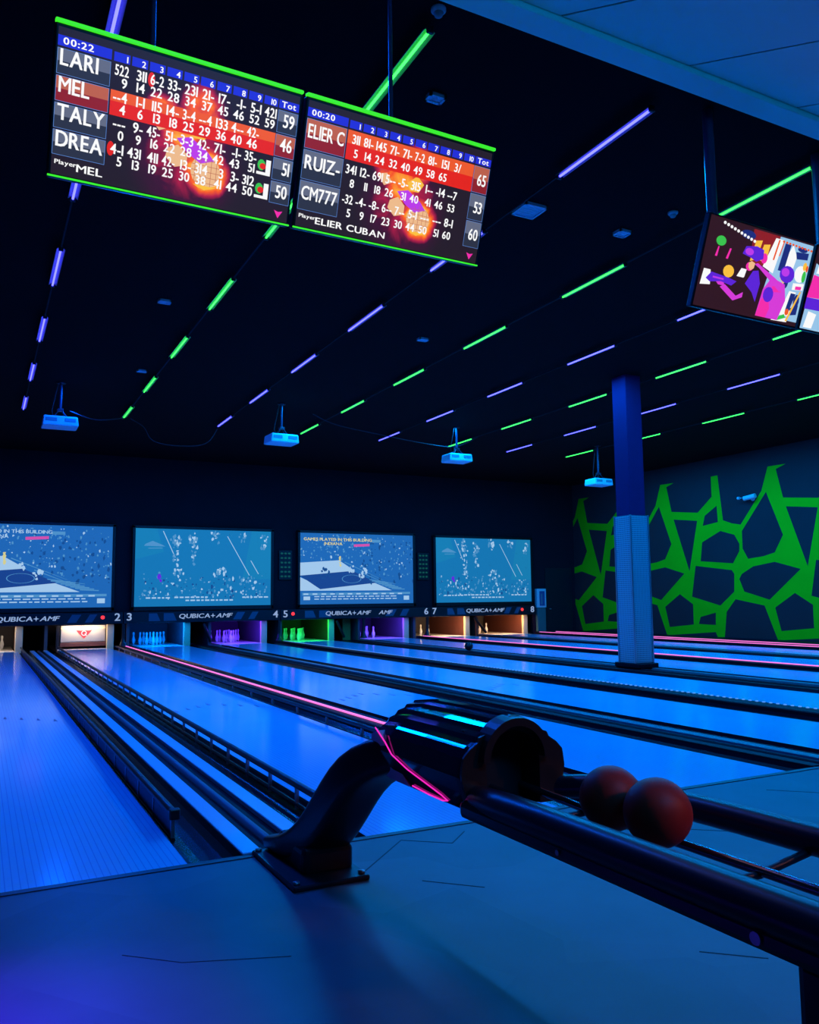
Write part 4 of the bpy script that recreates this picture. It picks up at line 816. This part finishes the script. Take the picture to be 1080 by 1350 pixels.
# ------------------------------------------------------------------ ceiling fittings, wall camera, cables
def vent(x, y, sx, sy, label, slats=5):
    t = thing('ceiling_vent', label, 'vent', (x, y, H-0.001), 'small white vents in the black ceiling')
    MB().box(-sx/2, sx/2, -sy/2, -sy/2+0.02, -0.03, 0).box(-sx/2, sx/2, sy/2-0.02, sy/2, -0.03, 0).box(-sx/2, -sx/2+0.02, -sy/2, sy/2, -0.03, 0).box(sx/2-0.02, sx/2, -sy/2, sy/2, -0.03, 0).build('frame', M['vent'], t)
    sm_ = MB().box(-sx/2+0.02, sx/2-0.02, -0.008, 0.022, -0.022, -0.016).mesh('slat', M['vent'])
    for k in range(slats): o = link('slat', sm_, t); o.location = (0, -sy/2+sy*(k+1)/(slats+1), 0)
vent(3.754, 2.356, 0.26, 0.26, 'largest white ceiling vent below the near blue tube', 6); vent(4.93, 2.35, 0.16, 0.14, 'small white ceiling vent right of the largest vent', 3); vent(2.03, 1.16, 0.14, 0.10, 'small ceiling vent beside the near green tube', 3)
vent(1.05, 6.46, 0.16, 0.12, 'small ceiling vent left of the second green row', 3); vent(4.75, 6.41, 0.16, 0.12, 'small ceiling vent in the middle of the ceiling', 3); vent(1.35, 9.9, 0.16, 0.12, 'small faint ceiling vent near the left projector', 3)
for x, y, lb in ((5.08, 1.78, 'round ceiling sensor above the advert monitor'), (1.59, 0.33, 'round ceiling sensor beside the pale beam')):
    t = thing('ceiling_sensor', lb, 'sensor', (x, y, H-0.001)); MB().lathe([(0.001, 0), (0.05, 0), (0.05, -0.015), (0.035, -0.03)], n=16).build('base', M['vent'], t); MB().lathe([(0.034, -0.03), (0.026, -0.05), (0.006, -0.058)], n=16).build('dome', M['grey'], t)
def cable(pts, label):
    P = [Vector(p) for p in pts]; out = []
    for i in range(len(P)-1):
        p0, p1, p2, p3 = P[max(i-1, 0)], P[i], P[i+1], P[min(i+2, len(P)-1)]
        for k in range(6):
            s = k/6; out.append(0.5*((2*p1)+(p2-p0)*s+(2*p0-5*p1+4*p2-p3)*s*s+(3*p1-p0-3*p2+p3)*s**3))
    out.append(P[-1]); setp(MB().tube(out, 0.009, 6).build('ceiling_cable', M['cable']), label, 'cable', 'thin cables draped under the ceiling')
def wp(x, y, Y): return on_y(x, y, Y)
cable([(0.55, 13.3, 4.94), (1.05, 13.4, 4.83), (1.62, 13.4, 4.92)], 'thin cable sagging left of the last green tube'); cable([(1.72, 13.42, 4.92), (2.0, 13.5, 4.78), (2.2, 13.55, 4.52), (2.7, 13.6, 4.46), (3.3, 13.6, 4.55), (3.55, 13.55, 4.9)], 'thin cable hanging from the last green tube to the next blue row')
cable([(5.0, 11.6, 4.95), (5.6, 11.8, 4.82), (6.7, 12.0, 4.74), (7.9, 12.0, 4.62), (8.6, 12.0, 4.62), (9.2, 12.0, 4.88)], 'long thin cable sagging across the third screen projector')
cp = on_x(993, 657, RIGHT)
t = thing('security_camera', 'small white bullet camera on the mural wall', 'security camera', (RIGHT-0.001, cp.y, cp.z))
MB().tube([(0, 0, 0), (-0.02, 0, 0)], 0.07, 16).build('base', M['white'], t); MB().tube([(-0.02, 0, 0), (-0.10, 0.03, 0.02)], 0.025, 10).build('arm', M['white'], t)
MB().tube([(-0.10, -0.16, 0.05), (-0.16, 0.16, 0.0)], 0.062, 16).build('body', M['white'], t); MB().tube([(-0.16, 0.16, 0.0), (-0.168, 0.20, -0.005)], 0.05, 16).build('lens', M['black'], t)
MB().tube([(-0.17, 0.30, 0.03), (-0.172, 0.35, 0.03)], 0.04, 12).tube([(-0.10, 0.14, 0.03), (-0.17, 0.32, 0.03)], 0.012, 8).build('bracket_knob', M['white'], t)
